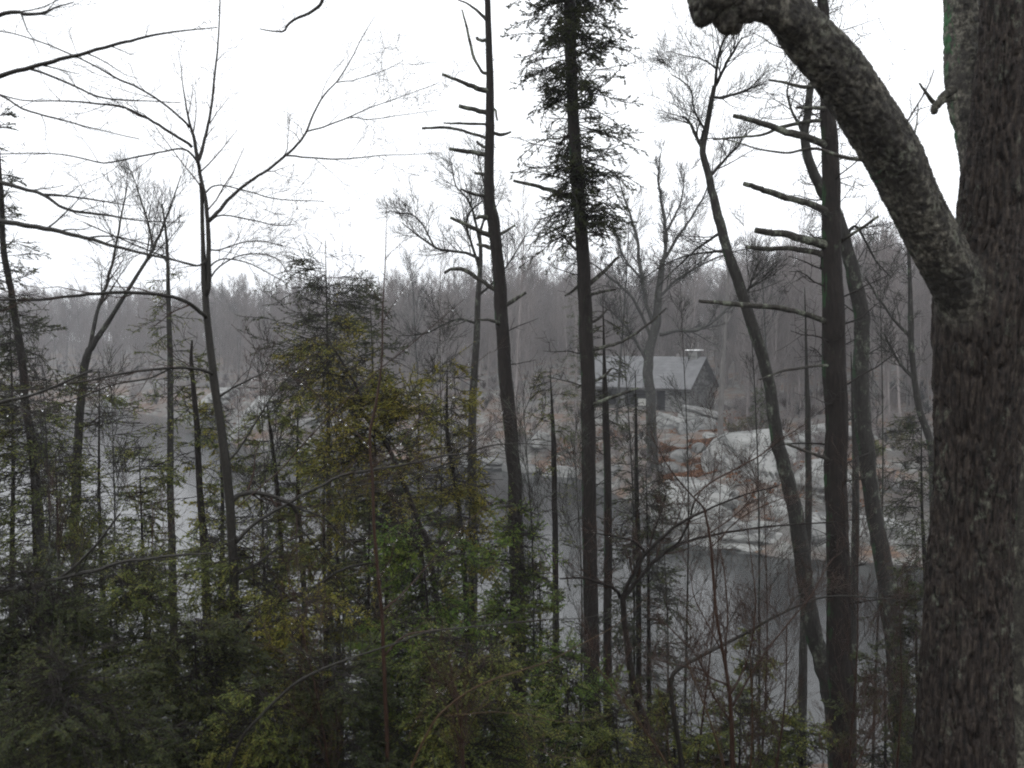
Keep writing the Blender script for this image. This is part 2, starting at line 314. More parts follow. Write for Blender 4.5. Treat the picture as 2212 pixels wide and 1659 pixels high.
# ---------------------------------------------------------------- rocks
def ico(sub):
    bm = bmesh.new(); bmesh.ops.create_icosphere(bm, subdivisions=sub, radius=1); bm.verts.ensure_lookup_table()
    V = np.array([v.co[:] for v in bm.verts]); T = np.array([[v.index for v in f.verts] for f in bm.faces]); bm.free(); return V, T
ICO = {s: ico(s) for s in (1, 2, 4, 5)}
def rock_mesh(c, size, rotz=0, seed=0, sub=4, p=2.8, cuts=7, tilt=0, rough=.07):
    r = np.random.default_rng(seed); V, T = ICO[sub]; d = V.copy()
    k = (np.abs(d)**p).sum(1)**(1/p); v = d/k[:, None]
    for _ in range(cuts):
        n = r.normal(size=3); n[2] = abs(n[2])*.8; n /= np.linalg.norm(n); h = r.uniform(.66, .88)
        e = np.maximum(v@n - h, 0); v = v - e[:, None]*n*.9
    size = np.array(size)
    q = v*size
    nn = fbm(q*.55 + seed*3.1, 4); lay = np.abs(vnoise(np.stack([q[:, 0]*.25+seed, q[:, 1]*.25, q[:, 2]*1.6 + q[:, 0]*.35], -1)))
    v = v*(1 + rough*1.6*nn - .22*(lay < .14)*(1-lay/.14) )[:, None] + rough*.25*fbm(q*3.0+seed, 3)[:, None]*d
    q = v*size; ct, st = math.cos(tilt), math.sin(tilt)
    q = np.stack([q[:, 0]*ct - q[:, 2]*st, q[:, 1], q[:, 0]*st + q[:, 2]*ct], -1)
    cz, sz = math.cos(rotz), math.sin(rotz)
    q = np.stack([q[:, 0]*cz - q[:, 1]*sz, q[:, 0]*sz + q[:, 1]*cz, q[:, 2]], -1)
    return mesh_np('rock', q, None, T), c
ROCKS = [ # x0 x1 ytop ybottom depth depth_half tilt mat label
 (1568, 1790, 955, 1160, 46, 5.2, -.10, 'rock', 'largest pale domed granite outcrop above the inlet, beside the orange leaves'),
 (1425, 1620, 1052, 1165, 42.5, 3.0, .18, 'rock', 'sloping grey slab at the left foot of the domed outcrop'),
 (1490, 1760, 1128, 1218, 39.5, 2.2, -.04, 'rock', 'long low pale ledge at the waterline of the right bank'),
 (1715, 1850, 1120, 1225, 38.6, 1.5, -.06, 'rock', 'pale shore slab behind the straight dead-limbed trunk'),
 (1700, 1880, 1010, 1140, 43, 3.2, -.08, 'rock', 'weathered grey slab right of the domed outcrop, above the shore slab'),
 (1735, 1905, 915, 985, 55, 2.5, .05, 'rock', 'flat topped pale rock between the trunks, behind the domed outcrop'),
 (1835, 1975, 1130, 1225, 38.2, 1.4, .1, 'rock', 'lichened boulder at the water just left of the big oak trunk'),
 (1850, 1990, 1035, 1115, 44, 2.0, .1, 'rock2', 'shaded grey rock behind dark hemlock boughs left of the oak'),
 (1640, 1740, 1080, 1145, 41.5, 1.8, -.05, 'rock', 'pale block behind the leaning tree just above the waterline ledge'),
 (1900, 2010, 1010, 1060, 47, 1.8, 0, 'rock2', 'dim slab nearest the oak trunk, above the lichened boulder'),
 (1440, 1540, 1118, 1165, 41.2, 1.0, .2, 'rock2', 'small grey rock stepping down to the inlet under the sloping slab'),
 (1410, 1475, 893, 930, 68, 1.8, .12, 'rock', 'bright pale ledge below the cabin railing, left end'),
 (1462, 1556, 880, 910, 70, 1.6, .1, 'rock', 'long pale ledge just below the stone pier of the cabin'),
 (1480, 1560, 905, 950, 65, 2.0, .2, 'rock2', 'grey streaked slab sloping down under the cabin ledge'),
 (1452, 1492, 972, 1002, 54, .8, .1, 'rock2', 'rounded grey boulder among the orange leaves'),
 (1502, 1530, 958, 978, 57, .6, .1, 'rock2', 'small stone above the rounded boulder in the orange leaves'),
 (1425, 1460, 1000, 1025, 51, .7, .1, 'rock2', 'small grey stone low in the leaves beside the forked shoreline tree'),
 (1520, 1562, 935, 962, 61, .8, .2, 'rock', 'pale stone at the foot of the thin pale trunk'),
 (1148, 1196, 925, 968, 66, 1.0, .5, 'rock', 'steep pale rock left of the foliage-topped hemlock trunk'),
 (1090, 1180, 1000, 1030, 62.5, 1.2, .1, 'rock2', 'low shore rock right behind the stubby pine trunk'),
 (1175, 1255, 1008, 1042, 60.5, 1.2, -.1, 'rock', 'low pale shore rock left of the foliage-topped hemlock trunk'),
 (1290, 1380, 1010, 1060, 56, 1.2, .1, 'rock2', 'dim shore rock right of the foliage-topped hemlock trunk'),
 (1000, 1085, 985, 1016, 65, 1.4, 0, 'rock2', 'low shore rock left of the stubby pine trunk'),
 (500, 612, 868, 962, 82, 3.4, .30, 'rock', 'largest bright sloping slab on the left far shore'),
 (430, 520, 838, 888, 96, 3.5, .22, 'rock', 'higher pale slab behind the arching young tree on the left far shore'),
 (395, 480, 880, 920, 92, 3.0, .25, 'rock2', 'low grey slab at the water left of the bright sloping slab'),
 (560, 640, 850, 900, 92, 2.5, .1, 'rock', 'upper pale rock right behind the bright sloping slab'),
 (205, 300, 858, 888, 122, 3.0, .05, 'rock', 'flat pale shore rock farthest to the left'),
 (620, 720, 905, 965, 79, 2.5, -.15, 'rock2', 'grey rock glimpsed through the olive hemlock on the far shore'),
 (760, 880, 925, 985, 74, 2.5, 0, 'rock2', 'wide dim rock behind the olive hemlock on the far shore'),
]
for k, (x0, x1, y0, y1, D, dh, tl, mt, lab) in enumerate(ROCKS):
    a = at(x0, y0, D); b_ = at(x1, y1, D); hx = (b_[0]-a[0])/2; hz = (a[2]-b_[2])/2*1.25
    c = np.array([(a[0]+b_[0])/2, D + dh*.4, a[2]-hz*.95])
    me, c = rock_mesh(c, (hx*(1.22 if x0 > 1380 else 1.12), dh*1.15, hz), rng.uniform(-.25, .25), 40+k, 5 if hx > 1.5 else 4, 3.6, 9, -tl, rough=.055)
    o = link('granite_rock', me, M[mt]); o.location = Vector(c); tag(o, lab, 'rock', 'granite rocks along the far shore')
# ---------------------------------------------------------------- cabin
def box_bm(bm, c, s, rz=0):
    r = bmesh.ops.create_cube(bm, size=1); from mathutils import Matrix
    bmesh.ops.transform(bm, matrix=Matrix.Translation(c) @ Matrix.Rotation(rz, 4, 'Z') @ Matrix.Diagonal((*s, 1)), verts=r['verts'])
def box(name, c, s, mat, parent, bev=0):
    bm = bmesh.new(); box_bm(bm, c, s)
    if bev: bmesh.ops.bevel(bm, geom=bm.edges[:], offset=bev, segments=1, affect='EDGES')
    me = bpy.data.meshes.new(name); bm.to_mesh(me); bm.free(); me.materials.append(mat)
    o = bpy.data.objects.new(name, me); C.objects.link(o); o.parent = parent; return o
TH = math.radians(35); LC, WC = 11.0, 6.0
cx0, cy0 = .207*76, 76.0
cab = thing('stone_cabin', (cx0, cy0, 3.0), 'stone cabin with grey gabled roof, end chimney and open front on the far bank', 'cabin')
cab.rotation_euler = (0, 0, PI - TH)      # local +x runs left along the front, +y towards the camera side
# local frame: x from 0 (right end) to LC (left end); y: 0 front, negative = back
HE, HR = 2.55, 5.0
def shear(name, pts, faces, mat, parent):
    me = bpy.data.meshes.new(name); me.from_pydata(pts, [], faces); me.materials.append(mat); me.update()
    o = bpy.data.objects.new(name, me); C.objects.link(o); o.parent = parent; return o
box('floor_slab', (LC/2, -WC/2, -.35), (LC+.4, WC+.4, .7), M['stone'], cab)
box('back_wall', (LC/2, -WC+.2, HE/2), (LC, .4, HE), M['mortar'], cab)
def gable(x, w):
    pts = [(x, 0, 0), (x, -WC, 0), (x, -WC, HE), (x, -WC/2, HR-.15), (x, 0, HE), (x+w, 0, 0), (x+w, -WC, 0), (x+w, -WC, HE), (x+w, -WC/2, HR-.15), (x+w, 0, HE)]
    shear('gable_wall', pts, [(0,1,2,3,4), (9,8,7,6,5), (0,5,6,1), (1,6,7,2), (2,7,8,3), (3,8,9,4), (4,9,5,0)], M['mortar'], cab)
gable(0, .45); gable(LC-.45, .45)
# front: stone piers, low wall, dark openings behind
def pier(x0, x1, z1=HE): box('front_pier', ((x0+x1)/2, -.2, z1/2), (x1-x0, .38, z1), M['mortar'], cab)
pier(.46, 2.2); pier(3.1, 3.5); pier(6.3, 6.8); pier(9.2, LC-.46)
box('low_wall', (4.9, -.22, .32), (2.78, .30, .64), M['mortar'], cab); box('low_wall', (8.0, -.22, .32), (2.38, .30, .64), M['mortar'], cab)
box('painted_shade_sheet', (LC/2, -2.6, HE/2), (LC-1, .12, HE), M['dark'], cab)  # near-black sheet painting the shade seen through the front openings
box('notice_board', (4.3, -.06, 1.0), (1.3, .05, .65), M['board'], cab); box('lintel', (4.6, -.1, 2.3), (2.9, .24, .30), M['red_wood'], cab)
box('lintel', (8.0, -.1, 2.42), (2.3, .24, .2), M['trim'], cab)
for z, x0, x1 in ((.35, 2.2, 8.6), (.02, 2.6, 9.4)):
    box('rail', ((x0+x1)/2, 1.25, z), (x1-x0, .08, .09), M['rail'], cab)
for x in (2.3, 4.4, 6.5, 8.5): box('rail_post', (x, 1.25, -.2), (.1, .1, 1.1), M['rail'], cab)
for x, w in ((5.6, .9),): box('bench', (x, .6, .45), (w*1.6, .35, .06), M['rail'], cab); box('bench_leg', (x-.5, .6, .1), (.08, .3, .68), M['rail'], cab); box('bench_leg', (x+.5, .6, .1), (.08, .3, .68), M['rail'], cab)
# stones: each one a piece proud of the mortar, on the piers and the visible gable
sme = []
for k in range(6):
    r = np.random.default_rng(900+k); V, T = ICO[2]; q = V/((np.abs(V)**5).sum(1)**.2)[:, None]; q = q*(1+.10*fbm(q*1.5+k*7, 2))[:, None]
    mm = mesh_np('stone', q*.5, None, T, False); mm.materials.append(M['stone'] if k % 2 else M['rock2']); sme.append(mm)
nst = 0
def stone(x, y, z, sx, sy, sz):
    global nst
    if nst >= 295: return
    o = bpy.data.objects.new('stone', sme[nst % 6]); C.objects.link(o); o.parent = cab; o.location = (x, y, z); o.scale = (sx, sy, sz); nst += 1
rs = random.Random(4)
def course(z, a, b, front, h):
    p = a
    while p < b-.08:
        w = min(rs.uniform(.3, .62), b-p)
        if b-p-w < .14: w = b-p
        if front: stone(p+w/2, -.005, z+h/2, w*1.06, .16, h*1.08)
        else: stone(-.005, -(p+w/2), z+h/2, .16, w*1.06, h*1.08)
        p += w
z = 0
while z < HR-.5:
    h = rs.uniform(.24, .36); t = 0 if z+h < HE else (z+h-HE)/(HR-HE)*WC/2
    course(z, t, WC-t, False, h)
    if z+h < HE+.1:
        course(z, 0, 2.2, True, h); course(z, 3.1, 3.5, True, h); course(z, 6.3, 6.8, True, h)
        if z < .5: course(z, 3.5, 6.3, True, h); 
    z += h
# roof: two sloping slabs with board courses
def roofside(s):
    e = .45; sl = (HR-HE)/(WC/2); yb = -WC/2; 
    pts = []
    for x in (-.45, LC+.45):
        for (yy, zz) in ((yb, HR+.05), (yb + s*(WC/2+e), HE - sl*e+.05)): 
            pts += [(x, yy, zz), (x, yy, zz+.14)]
    shear('roof_slope', pts, [(0,1,3,2), (4,6,7,5), (0,4,5,1), (2,3,7,6), (1,5,7,3), (0,2,6,4)], M['roof'], cab)
    n = 11
    for k in range(n):
        f0, f1 = k/n, (k+1)/n
        y0, y1 = yb + s*(WC/2+e)*f0, yb + s*(WC/2+e)*f1; z0, z1 = HR+.05-(HR-HE+sl*e)*f0, HR+.05-(HR-HE+sl*e)*f1
        q = []
        for x in (-.47, LC+.47): q += [(x, y0, z0+.145), (x, y1, z1+.155), (x, y1, z1+.145)]
        if s > 0: shear('roof_board', q, [(0,3,4,1), (1,4,5,2), (0,2,5,3), (0,1,2), (3,5,4)], M['roof'], cab)
roofside(1); roofside(-1)
box('fascia', (LC/2, .47, HE-.36+.05), (LC+.9, .05, .18), M['trim'], cab)
chm = box('chimney', (.75, -WC/2-.1, HR+.15), (.95, .8, 1.2), M['stone'], cab, .04); box('chimney_cap', (.75, -WC/2-.1, HR+.80), (1.35, 1.15, .12), M['cap'], cab, .02)

# ---------------------------------------------------------------- trees
def ext_ground(P, R, flare=1.25, n=4):     # carry a traced trunk on down to the ground
    z0 = gz(P[-1, 0], P[-1, 1]); 
    if P[-1, 2] <= z0 - .1: return P, R
    d = unit(P[-1]-P[-4]); tgt = P[-1].copy(); h = P[-1, 2]-z0+.25
    if d[2] < -.3: tgt = P[-1] + d*(h/-d[2])*np.array([.4, .4, 1]); 
    tgt[2] = gz(tgt[0], tgt[1])-.25
    e = np.array([P[-1] + (tgt-P[-1])*k/n for k in range(1, n+1)]); r = R[-1]*np.linspace(1.03, flare, n)
    return np.concatenate([P, e]), np.concatenate([R, r])
def bark_tube(P, R, sides=24, seg=.05, amp=.06, fk=3.0, lump=.05, seed=0, st=.42):
    L = np.linalg.norm(np.diff(P, axis=0), axis=1).sum(); n = int(min(900, max(12, L/seg)))
    q = spline(np.concatenate([P, R[:, None]], 1), n); p, r = q[:, :3], q[:, 3]
    T = unit(np.gradient(p, axis=0)); U = np.zeros_like(T); u = unit(np.cross(T[0], [0, 1., .13]))
    for i in range(n):
        u = unit(u - T[i]*(u@T[i])); U[i] = u
    W = np.cross(T, U); a = np.arange(sides)/sides*2*PI; s = np.linspace(0, L, n)
    dirs = np.cos(a)[None, :, None]*U[:, None] + np.sin(a)[None, :, None]*W[:, None]
    rm = r.mean(); cs = np.stack(np.broadcast_arrays(np.cos(a)[None]*fk, np.sin(a)[None]*fk, (s/rm*st)[:, None]), -1)
    f1 = 1 - np.abs(vnoise(cs*1.6+seed*5))*2; f2 = vnoise(cs*4.5+seed); f3 = vnoise(cs*.35*np.array([1, 1, 1.0])+seed*3)
    gr = np.clip(1 - np.abs(vnoise(cs*1.6+seed*5))/.22, 0, 1)
    rr = r[:, None]*(1 + amp*(.3 - 1.3*gr + f2*.5) + lump*f3*1.6)
    V = p[:, None] + dirs*rr[..., None]
    i0 = (np.arange(n-1)[:, None]*sides); j = np.arange(sides)[None]; j2 = (j+1) % sides
    Q = np.stack([i0+j, i0+j2, i0+sides+j2, i0+sides+j], -1).reshape(-1, 4); V = V.reshape(-1, 3)
    # closed ends
    c0 = len(V); V = np.concatenate([V, p[:1]-T[:1]*0, p[-1:]]); 
    Ft = [[(k+1) % sides, k, c0] for k in range(sides)] + [[(n-1)*sides+k, (n-1)*sides+(k+1) % sides, c0+1] for k in range(sides)]
    return V, Q, np.array(Ft)
def mesh_bark(name, lst):
    Vs, Qs, Ts, off = [], [], [], 0
    for V, Q, T in lst: Vs.append(V); Qs.append(Q+off); Ts.append(T+off); off += len(V)
    return mesh_np(name, np.concatenate(Vs), np.concatenate(Qs), np.concatenate(Ts))
def resamp(P, R, n):
    q = spline(np.concatenate([P, R[:, None]], 1), n); return q[None, :, :3], q[None, :, 3]
def pad(poly, n=10): 
    Ps, Rs = zip(*[resamp(p, r, n) for p, r in poly]); return np.concatenate(Ps), np.concatenate(Rs)

TREES = []
def tree(name, label, cat, D, trunk, bmat='grey', limbs=(), stubs=(), twig=None, fol=None, group=None, sides=12, amp=.05, ext=True, drops=0, twm=None, crown=None, seed=None):
    global rng
    rng = np.random.default_rng(zlib.crc32(label.encode()) if seed is None else seed)
    P, R = trace(trunk, D, n=max(14, len(trunk)*4), jit=.10)
    if ext: P, R = ext_ground(P, R)
    base = P[-1]; t = thing(name, base, label, cat, group)
    link('trunk', mesh_bark('trunk', [bark_tube(P, R, sides, max(.04, R.mean()*.6), amp*1.2, lump=.02, seed=D)]), M[bmat], t)
    polys = []
    for k, l in enumerate(limbs):                      # living limbs traced one by one
        dr = l[0] if not isinstance(l[0], tuple) else rng.uniform(-1, 1)*.10*len(l); l = l[1:] if not isinstance(l[0], tuple) else l
        p, r = trace(l, D, n=max(8, len(l)*4), drift=dr, jit=.5); polys.append((p, r))
        link('limb', mesh_bark('limb', [bark_tube(p, r, 8, .05, amp*.8, seed=k+D)]), M[bmat], t)
    for k, l in enumerate(stubs):                      # dead broken limbs
        p, r = trace(l, D, n=max(8, len(l)*5), drift=rng.uniform(-.5, .2)*D/10, jit=.3)
        link('dead_limb', mesh_bark('dead_limb', [bark_tube(p, r, 7, .05, amp, lump=.12, seed=k+D)]), M['dead'], t)
    if twig:
        src = pad(polys) if polys else None; tsrc = None
        if twig.get('trunk'):
            a, b = resamp(P[:int(len(P)*twig['trunk'])][::-1], R[:int(len(P)*twig['trunk'])][::-1], 10)
            tsrc = (a, b)
        if src is None and tsrc is None: tsrc = resamp(P[::-1], R[::-1], 12)
        rm = twig.get('rmin', .00035*D + .0008); out = []; cur = src
        kw = dict(up=twig.get('up', .15), jit=twig.get('jit', .14), M=6, bend=twig.get('bend', .06), flat=twig.get('flat', 0), taper=twig.get('taper', .55), ang=twig.get('ang', (.5, 1.0)), rmin=rm)
        for lv, (n, L0, L1) in enumerate(twig['lv']):
            tm = twig.get('tmin', .12); nn_ = []
            if cur is not None: nn_.append(sprout(cur[0], cur[1], n, (L0, L1), tmin=tm, rr=.5, **kw))
            if lv == 0 and tsrc is not None: nn_.append(sprout(tsrc[0], tsrc[1], max(n, twig.get('nt', n)), (L0, L1), tmin=tm, rr=twig.get('rt', .12), **kw))
            nx = tuple(np.concatenate(z) for z in zip(*nn_))
            out.append(nx); cur = nx
        V, Q = tubes(out, 3); tag(link('twigs', mesh_np('twigs', V, Q), M[twm or bmat], t), kind='stuff')
        if drops:
            allp = np.concatenate([pad(polys, 60)[0].reshape(-1, 3)] + [out[0][0].reshape(-1, 3)]); allp = allp[(allp[:, 2] < 10.3) & (allp[:, 2] > 6.5)]; sel = allp[rng.integers(0, len(allp), drops)]
            V0, T0 = ICO[2]; r = rng.uniform(.0045, .0072, drops)
            V = sel[:, None] + V0[None]*r[:, None, None]*np.array([1, 1, 1.15]) - np.array([0, 0, .006]); T = (T0[None] + np.arange(drops)[:, None, None]*len(V0)).reshape(-1, 3)
            tag(link('water_drops', mesh_np('water_drops', V, None, T), M['drop'], t), kind='stuff')
    if fol: needles(t, P, R, D, bmat=bmat, **fol)
    return t
def needles(t, P, R, D, top=0, bot=1, n=50, L=(.5, 1.6), mat='needle', droop=-.10, l=.055, w=.008, lat=16, latL=.34, lf=14, bmat='hemlock', up=.05, side=None, wob=.16, leafstart=.12, dens=1.0, ang=(1.2, 1.9), pw=.55):
    # trunk P runs from top (0) to base; whorls of boughs between fractions top..bot
    k = len(P); a, b = int(top*(k-1)), max(int(bot*(k-1)), int(top*(k-1))+2)
    sP, sR = resamp(P[a:b+1][::1], R[a:b+1], 16)
    def LL(tt, K): return (L[0] + (L[1]-L[0])*tt**pw)*(.35+.95*rng.random(K))
    Pr = sP[:, ::1]
    B1 = sprout(Pr, sR, n, LL, ang=ang, up=up, jit=wob, M=8, tmin=0., rr=.13, rmin=.0016+.0002*D, bend=droop, flat=.5, side=side)
    lat_len = lambda tt, K: latL*(1.15-.75*tt)*(.6+.7*rng.random(K))*np.clip(1, 0, 1)
    B2 = sprout(B1[0], B1[1], lat, lat_len, ang=(.6, 1.1), up=0, jit=.16, M=5, tmin=leafstart, rr=.4, rmin=.0014+.0002*D, bend=droop*.6, flat=.93)
    tipP = B1[0][:, 3:]; tipR = B1[1][:, 3:]
    kp = np.repeat(rng.random(len(B1[0])) > .22, lat)
    lv = [leaves(B2[0][kp], lf, l, w, t0=.3), leaves(tipP, lf, l, w)]
    V, Q = tubes([B1, B2], 3); tag(link('boughs', mesh_np('boughs', V, Q), M[bmat], t), kind='stuff')
    V, Q = join_np(lv); tag(link('foliage', mesh_np('foliage', V, Q, None, False), M[mat], t), kind='stuff')

# ---------------------------------------------------------------- far woods (one mass) and brush
def bare_variant(h, seed, n1=14, n2=6, n3=5, rm=.022, mat='far', lean=.03, tm=.35):
    global rng
    rng = np.random.default_rng(seed)
    z = np.linspace(0, h, 10); P = np.stack([h*lean*np.sin(z/h*2+seed), h*lean*np.cos(z/h*3+seed), z], -1)[None]; R = (h*.0072*(1-.85*z/h)+.015)[None]
    a = sprout(P, R, n1, (h*.24, h*.42), ang=(.35, .8), up=.2, jit=.12, tmin=tm, rr=.45, rmin=rm, bend=.10, taper=.45)
    b_ = sprout(a[0], a[1], n2, (h*.10, h*.19), ang=(.4, .8), up=.1, jit=.15, M=5, tmin=.2, rr=.5, rmin=rm*.8, bend=.08)
    c = sprout(b_[0], b_[1], n3, (h*.05, h*.10), ang=(.3, .8), up=.1, jit=.15, M=4, tmin=.1, rr=.6, rmin=rm*.6, bend=.08)
    V1, Q1 = tubes([(P, R)], 5); V2, Q2 = tubes([a, b_, c], 3); V, Q = join_np([(V1, Q1), (V2, Q2)])
    me = mesh_np('far_tree', V, Q); me.materials.append(M[mat]); return me
def conifer_variant(h, seed, mat='needle_dark', n=70, l=.16, w=.03):
    global rng
    rng = np.random.default_rng(seed)
    z = np.linspace(h, 0, 12); P = np.stack([z*0, z*0, z], -1)[None]; R = (h*.011*(1-z/h)+.015)[None]
    B1 = sprout(P, R, n, lambda t, K: (.25 + h*.21*t**.8)*(.6+.6*rng.random(K)), ang=(1.1, 1.5), up=.05, jit=.06, M=6, tmin=0, rr=.3, rmin=.01, bend=-.05, flat=.5, tmax=.9)
    B2 = sprout(B1[0], B1[1], 12, lambda t, K: .5*(1.1-.7*t)*(.5+.7*rng.random(K)), ang=(.7, 1.1), up=0, jit=.1, M=4, tmin=.15, rr=.5, rmin=.008, bend=-.05, flat=.9)
    V1, Q1 = tubes([(P, R)], 5); V2, Q2 = tubes([B1], 3); Vw, Qw = join_np([(V1, Q1), (V2, Q2)])
    Vl, Ql = leaves(B2[0], 9, l, w, tilt=.5); V, Q = join_np([(Vw, Qw), (Vl, Ql)])
    me = mesh_np('conifer', V, Q, None, False); me.materials.append(M['far']); me.materials.append(M[mat])
    mi = np.zeros(len(Q), np.int32); mi[len(Qw):] = 1; me.polygons.foreach_set('material_index', mi[:len(me.polygons)]); return me
def scatter(name, meshes, pts, rot, scl, zs=None):
    col = bpy.data.collections.new(name + '_kinds')
    for k, me in enumerate(meshes):
        o = bpy.data.objects.new('%s_kind%d' % (name, k), me); col.objects.link(o)
    me = bpy.data.meshes.new(name); me.vertices.add(len(pts)); me.vertices.foreach_set('co', np.asarray(pts, np.float32).ravel())
    a = me.attributes.new('turn', 'FLOAT', 'POINT'); a.data.foreach_set('value', np.asarray(rot, np.float32))
    a = me.attributes.new('size', 'FLOAT', 'POINT'); a.data.foreach_set('value', np.asarray(scl, np.float32))
    o = bpy.data.objects.new(name, me); C.objects.link(o)
    ng = bpy.data.node_groups.new(name, 'GeometryNodeTree'); ng.interface.new_socket('Geometry', in_out='INPUT', socket_type='NodeSocketGeometry'); ng.interface.new_socket('Geometry', in_out='OUTPUT', socket_type='NodeSocketGeometry')
    N = ng.nodes; L = ng.links; gi = N.new('NodeGroupInput'); go = N.new('NodeGroupOutput'); ip = N.new('GeometryNodeInstanceOnPoints')
    ci = N.new('GeometryNodeCollectionInfo'); ci.inputs['Collection'].default_value = col; ci.inputs['Separate Children'].default_value = True; ci.inputs['Reset Children'].default_value = True
    L.new(gi.outputs[0], ip.inputs['Points']); L.new(ci.outputs[0], ip.inputs['Instance']); ip.inputs['Pick Instance'].default_value = True
    ri = N.new('FunctionNodeRandomValue'); ri.data_type = 'INT'; ri.inputs[4].default_value = 0; ri.inputs[5].default_value = len(meshes)-1; L.new(ri.outputs[2], ip.inputs['Instance Index'])
    na = N.new('GeometryNodeInputNamedAttribute'); na.data_type = 'FLOAT'; na.inputs[0].default_value = 'turn'; cx = N.new('ShaderNodeCombineXYZ'); L.new(na.outputs[0], cx.inputs[2])
    er = N.new('FunctionNodeEulerToRotation'); L.new(cx.outputs[0], er.inputs[0]); L.new(er.outputs[0], ip.inputs['Rotation'])
    nb = N.new('GeometryNodeInputNamedAttribute'); nb.data_type = 'FLOAT'; nb.inputs[0].default_value = 'size'; L.new(nb.outputs[0], ip.inputs['Scale'])
    L.new(ip.outputs[0], go.inputs[0]); md = o.modifiers.new('scatter', 'NODES'); md.node_group = ng
    o['kind'] = 'stuff'; return o
R0 = np.random.default_rng(77)
def spots(n, umin, umax, s0, s1, p=1.0, avoid=True):
    u = R0.uniform(umin, umax, n); s = s0 + (s1-s0)*R0.random(n)**p; Y = np.interp(u, SU, SR) + s; X = u*Y
    if avoid:
        keep = ~((u > .03) & (u < .27) & (Y > 50) & (Y < 92)); X, Y = X[keep], Y[keep]
    return np.stack([X, Y, ground_z(X, Y)-.1], -1)
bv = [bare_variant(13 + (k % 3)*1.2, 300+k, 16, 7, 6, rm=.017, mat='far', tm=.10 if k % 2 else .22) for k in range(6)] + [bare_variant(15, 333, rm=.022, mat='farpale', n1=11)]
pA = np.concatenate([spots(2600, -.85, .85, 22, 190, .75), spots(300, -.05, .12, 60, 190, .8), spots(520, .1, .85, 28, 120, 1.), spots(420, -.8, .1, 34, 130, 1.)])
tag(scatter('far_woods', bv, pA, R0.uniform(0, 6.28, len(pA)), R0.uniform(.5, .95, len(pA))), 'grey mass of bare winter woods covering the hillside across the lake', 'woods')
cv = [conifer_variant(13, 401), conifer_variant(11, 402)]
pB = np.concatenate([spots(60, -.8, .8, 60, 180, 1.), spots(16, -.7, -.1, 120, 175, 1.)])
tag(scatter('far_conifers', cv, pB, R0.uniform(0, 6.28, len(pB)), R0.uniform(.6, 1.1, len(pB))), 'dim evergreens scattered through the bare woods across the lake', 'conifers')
def shrub_variant(h, seed, mat='far', rm=.008):
    global rng
    rng = np.random.default_rng(seed); K = 9
    P = np.zeros((1, 4, 3)); P[0, :, 2] = np.linspace(0, .15, 4); R = np.full((1, 4), .02)
    a = sprout(P, R, K, (h*.6, h), ang=(.1, .9), up=.2, jit=.12, M=5, tmin=0, rr=.7, rmin=rm*1.5, bend=.1)
    b_ = sprout(a[0], a[1], 6, (h*.25, h*.5), ang=(.3, .9), M=5, rr=.6, rmin=rm, bend=.08); c = sprout(b_[0], b_[1], 4, (h*.1, h*.25), ang=(.3, .9), M=4, rr=.6, rmin=rm*.8)
    V, Q = tubes([a, b_, c], 3); me = mesh_np('shrub', V, Q); me.materials.append(M[mat]); return me
sv = [shrub_variant(1.5, 500+k) for k in range(3)] + [shrub_variant(1.2, 505, 'grey'), shrub_variant(1.3, 506, 'red', .007)]
pC = np.concatenate([spots(1800, -.8, .8, 30, 190, 1.), spots(750, -.6, .75, 2.5, 45, 1.2, False), spots(260, .1, .5, 2.5, 40, 1., False)]); uu = pC[:, 0]/pC[:, 1]; pC = pC[~((uu > .2) & (uu < .45) & (pC[:, 1] < 49) & (R0.random(len(pC)) < .65))]; uu = pC[:, 0]/pC[:, 1]; pC = pC[~((uu > .17) & (uu < .25) & (pC[:, 1] > 46) & (pC[:, 1] < 78)) & ~((uu > .1) & (uu < .24) & (pC[:, 1] > 68) & (pC[:, 1] < 90))]
tag(scatter('bank_brush', sv, pC, R0.uniform(0, 6.28, len(pC)), R0.uniform(.5, 1.25, len(pC))), 'leafless brush growing between the rocks of the far bank', 'brush')
def leaf_shrub(h, seed, mat='shrub_leaf'):
    global rng
    rng = np.random.default_rng(seed); P = np.zeros((1, 4, 3)); P[0, :, 2] = np.linspace(0, .15, 4); R = np.full((1, 4), .02)
    a = sprout(P, R, 12, (h*.6, h), ang=(.1, 1.2), up=.2, jit=.12, M=5, tmin=0, rmin=.012, bend=.1); b_ = sprout(a[0], a[1], 8, (h*.25, h*.5), ang=(.3, .9), M=5, rmin=.008)
    V1, Q1 = tubes([a, b_], 3); V2, Q2 = leaves(b_[0], 14, .11, .028, tilt=1.0); V, Q = join_np([(V1, Q1), (V2, Q2)]); me = mesh_np('leaf_shrub', V, Q, None, False)
    me.materials.append(M['far']); me.materials.append(M[mat]); mi = np.zeros(len(Q), np.int32); mi[len(Q1):] = 1; me.polygons.foreach_set('material_index', mi[:len(me.polygons)]); return me
LS = [leaf_shrub(1.4, 520), leaf_shrub(1.2, 521), leaf_shrub(1.3, 522, 'needle')]
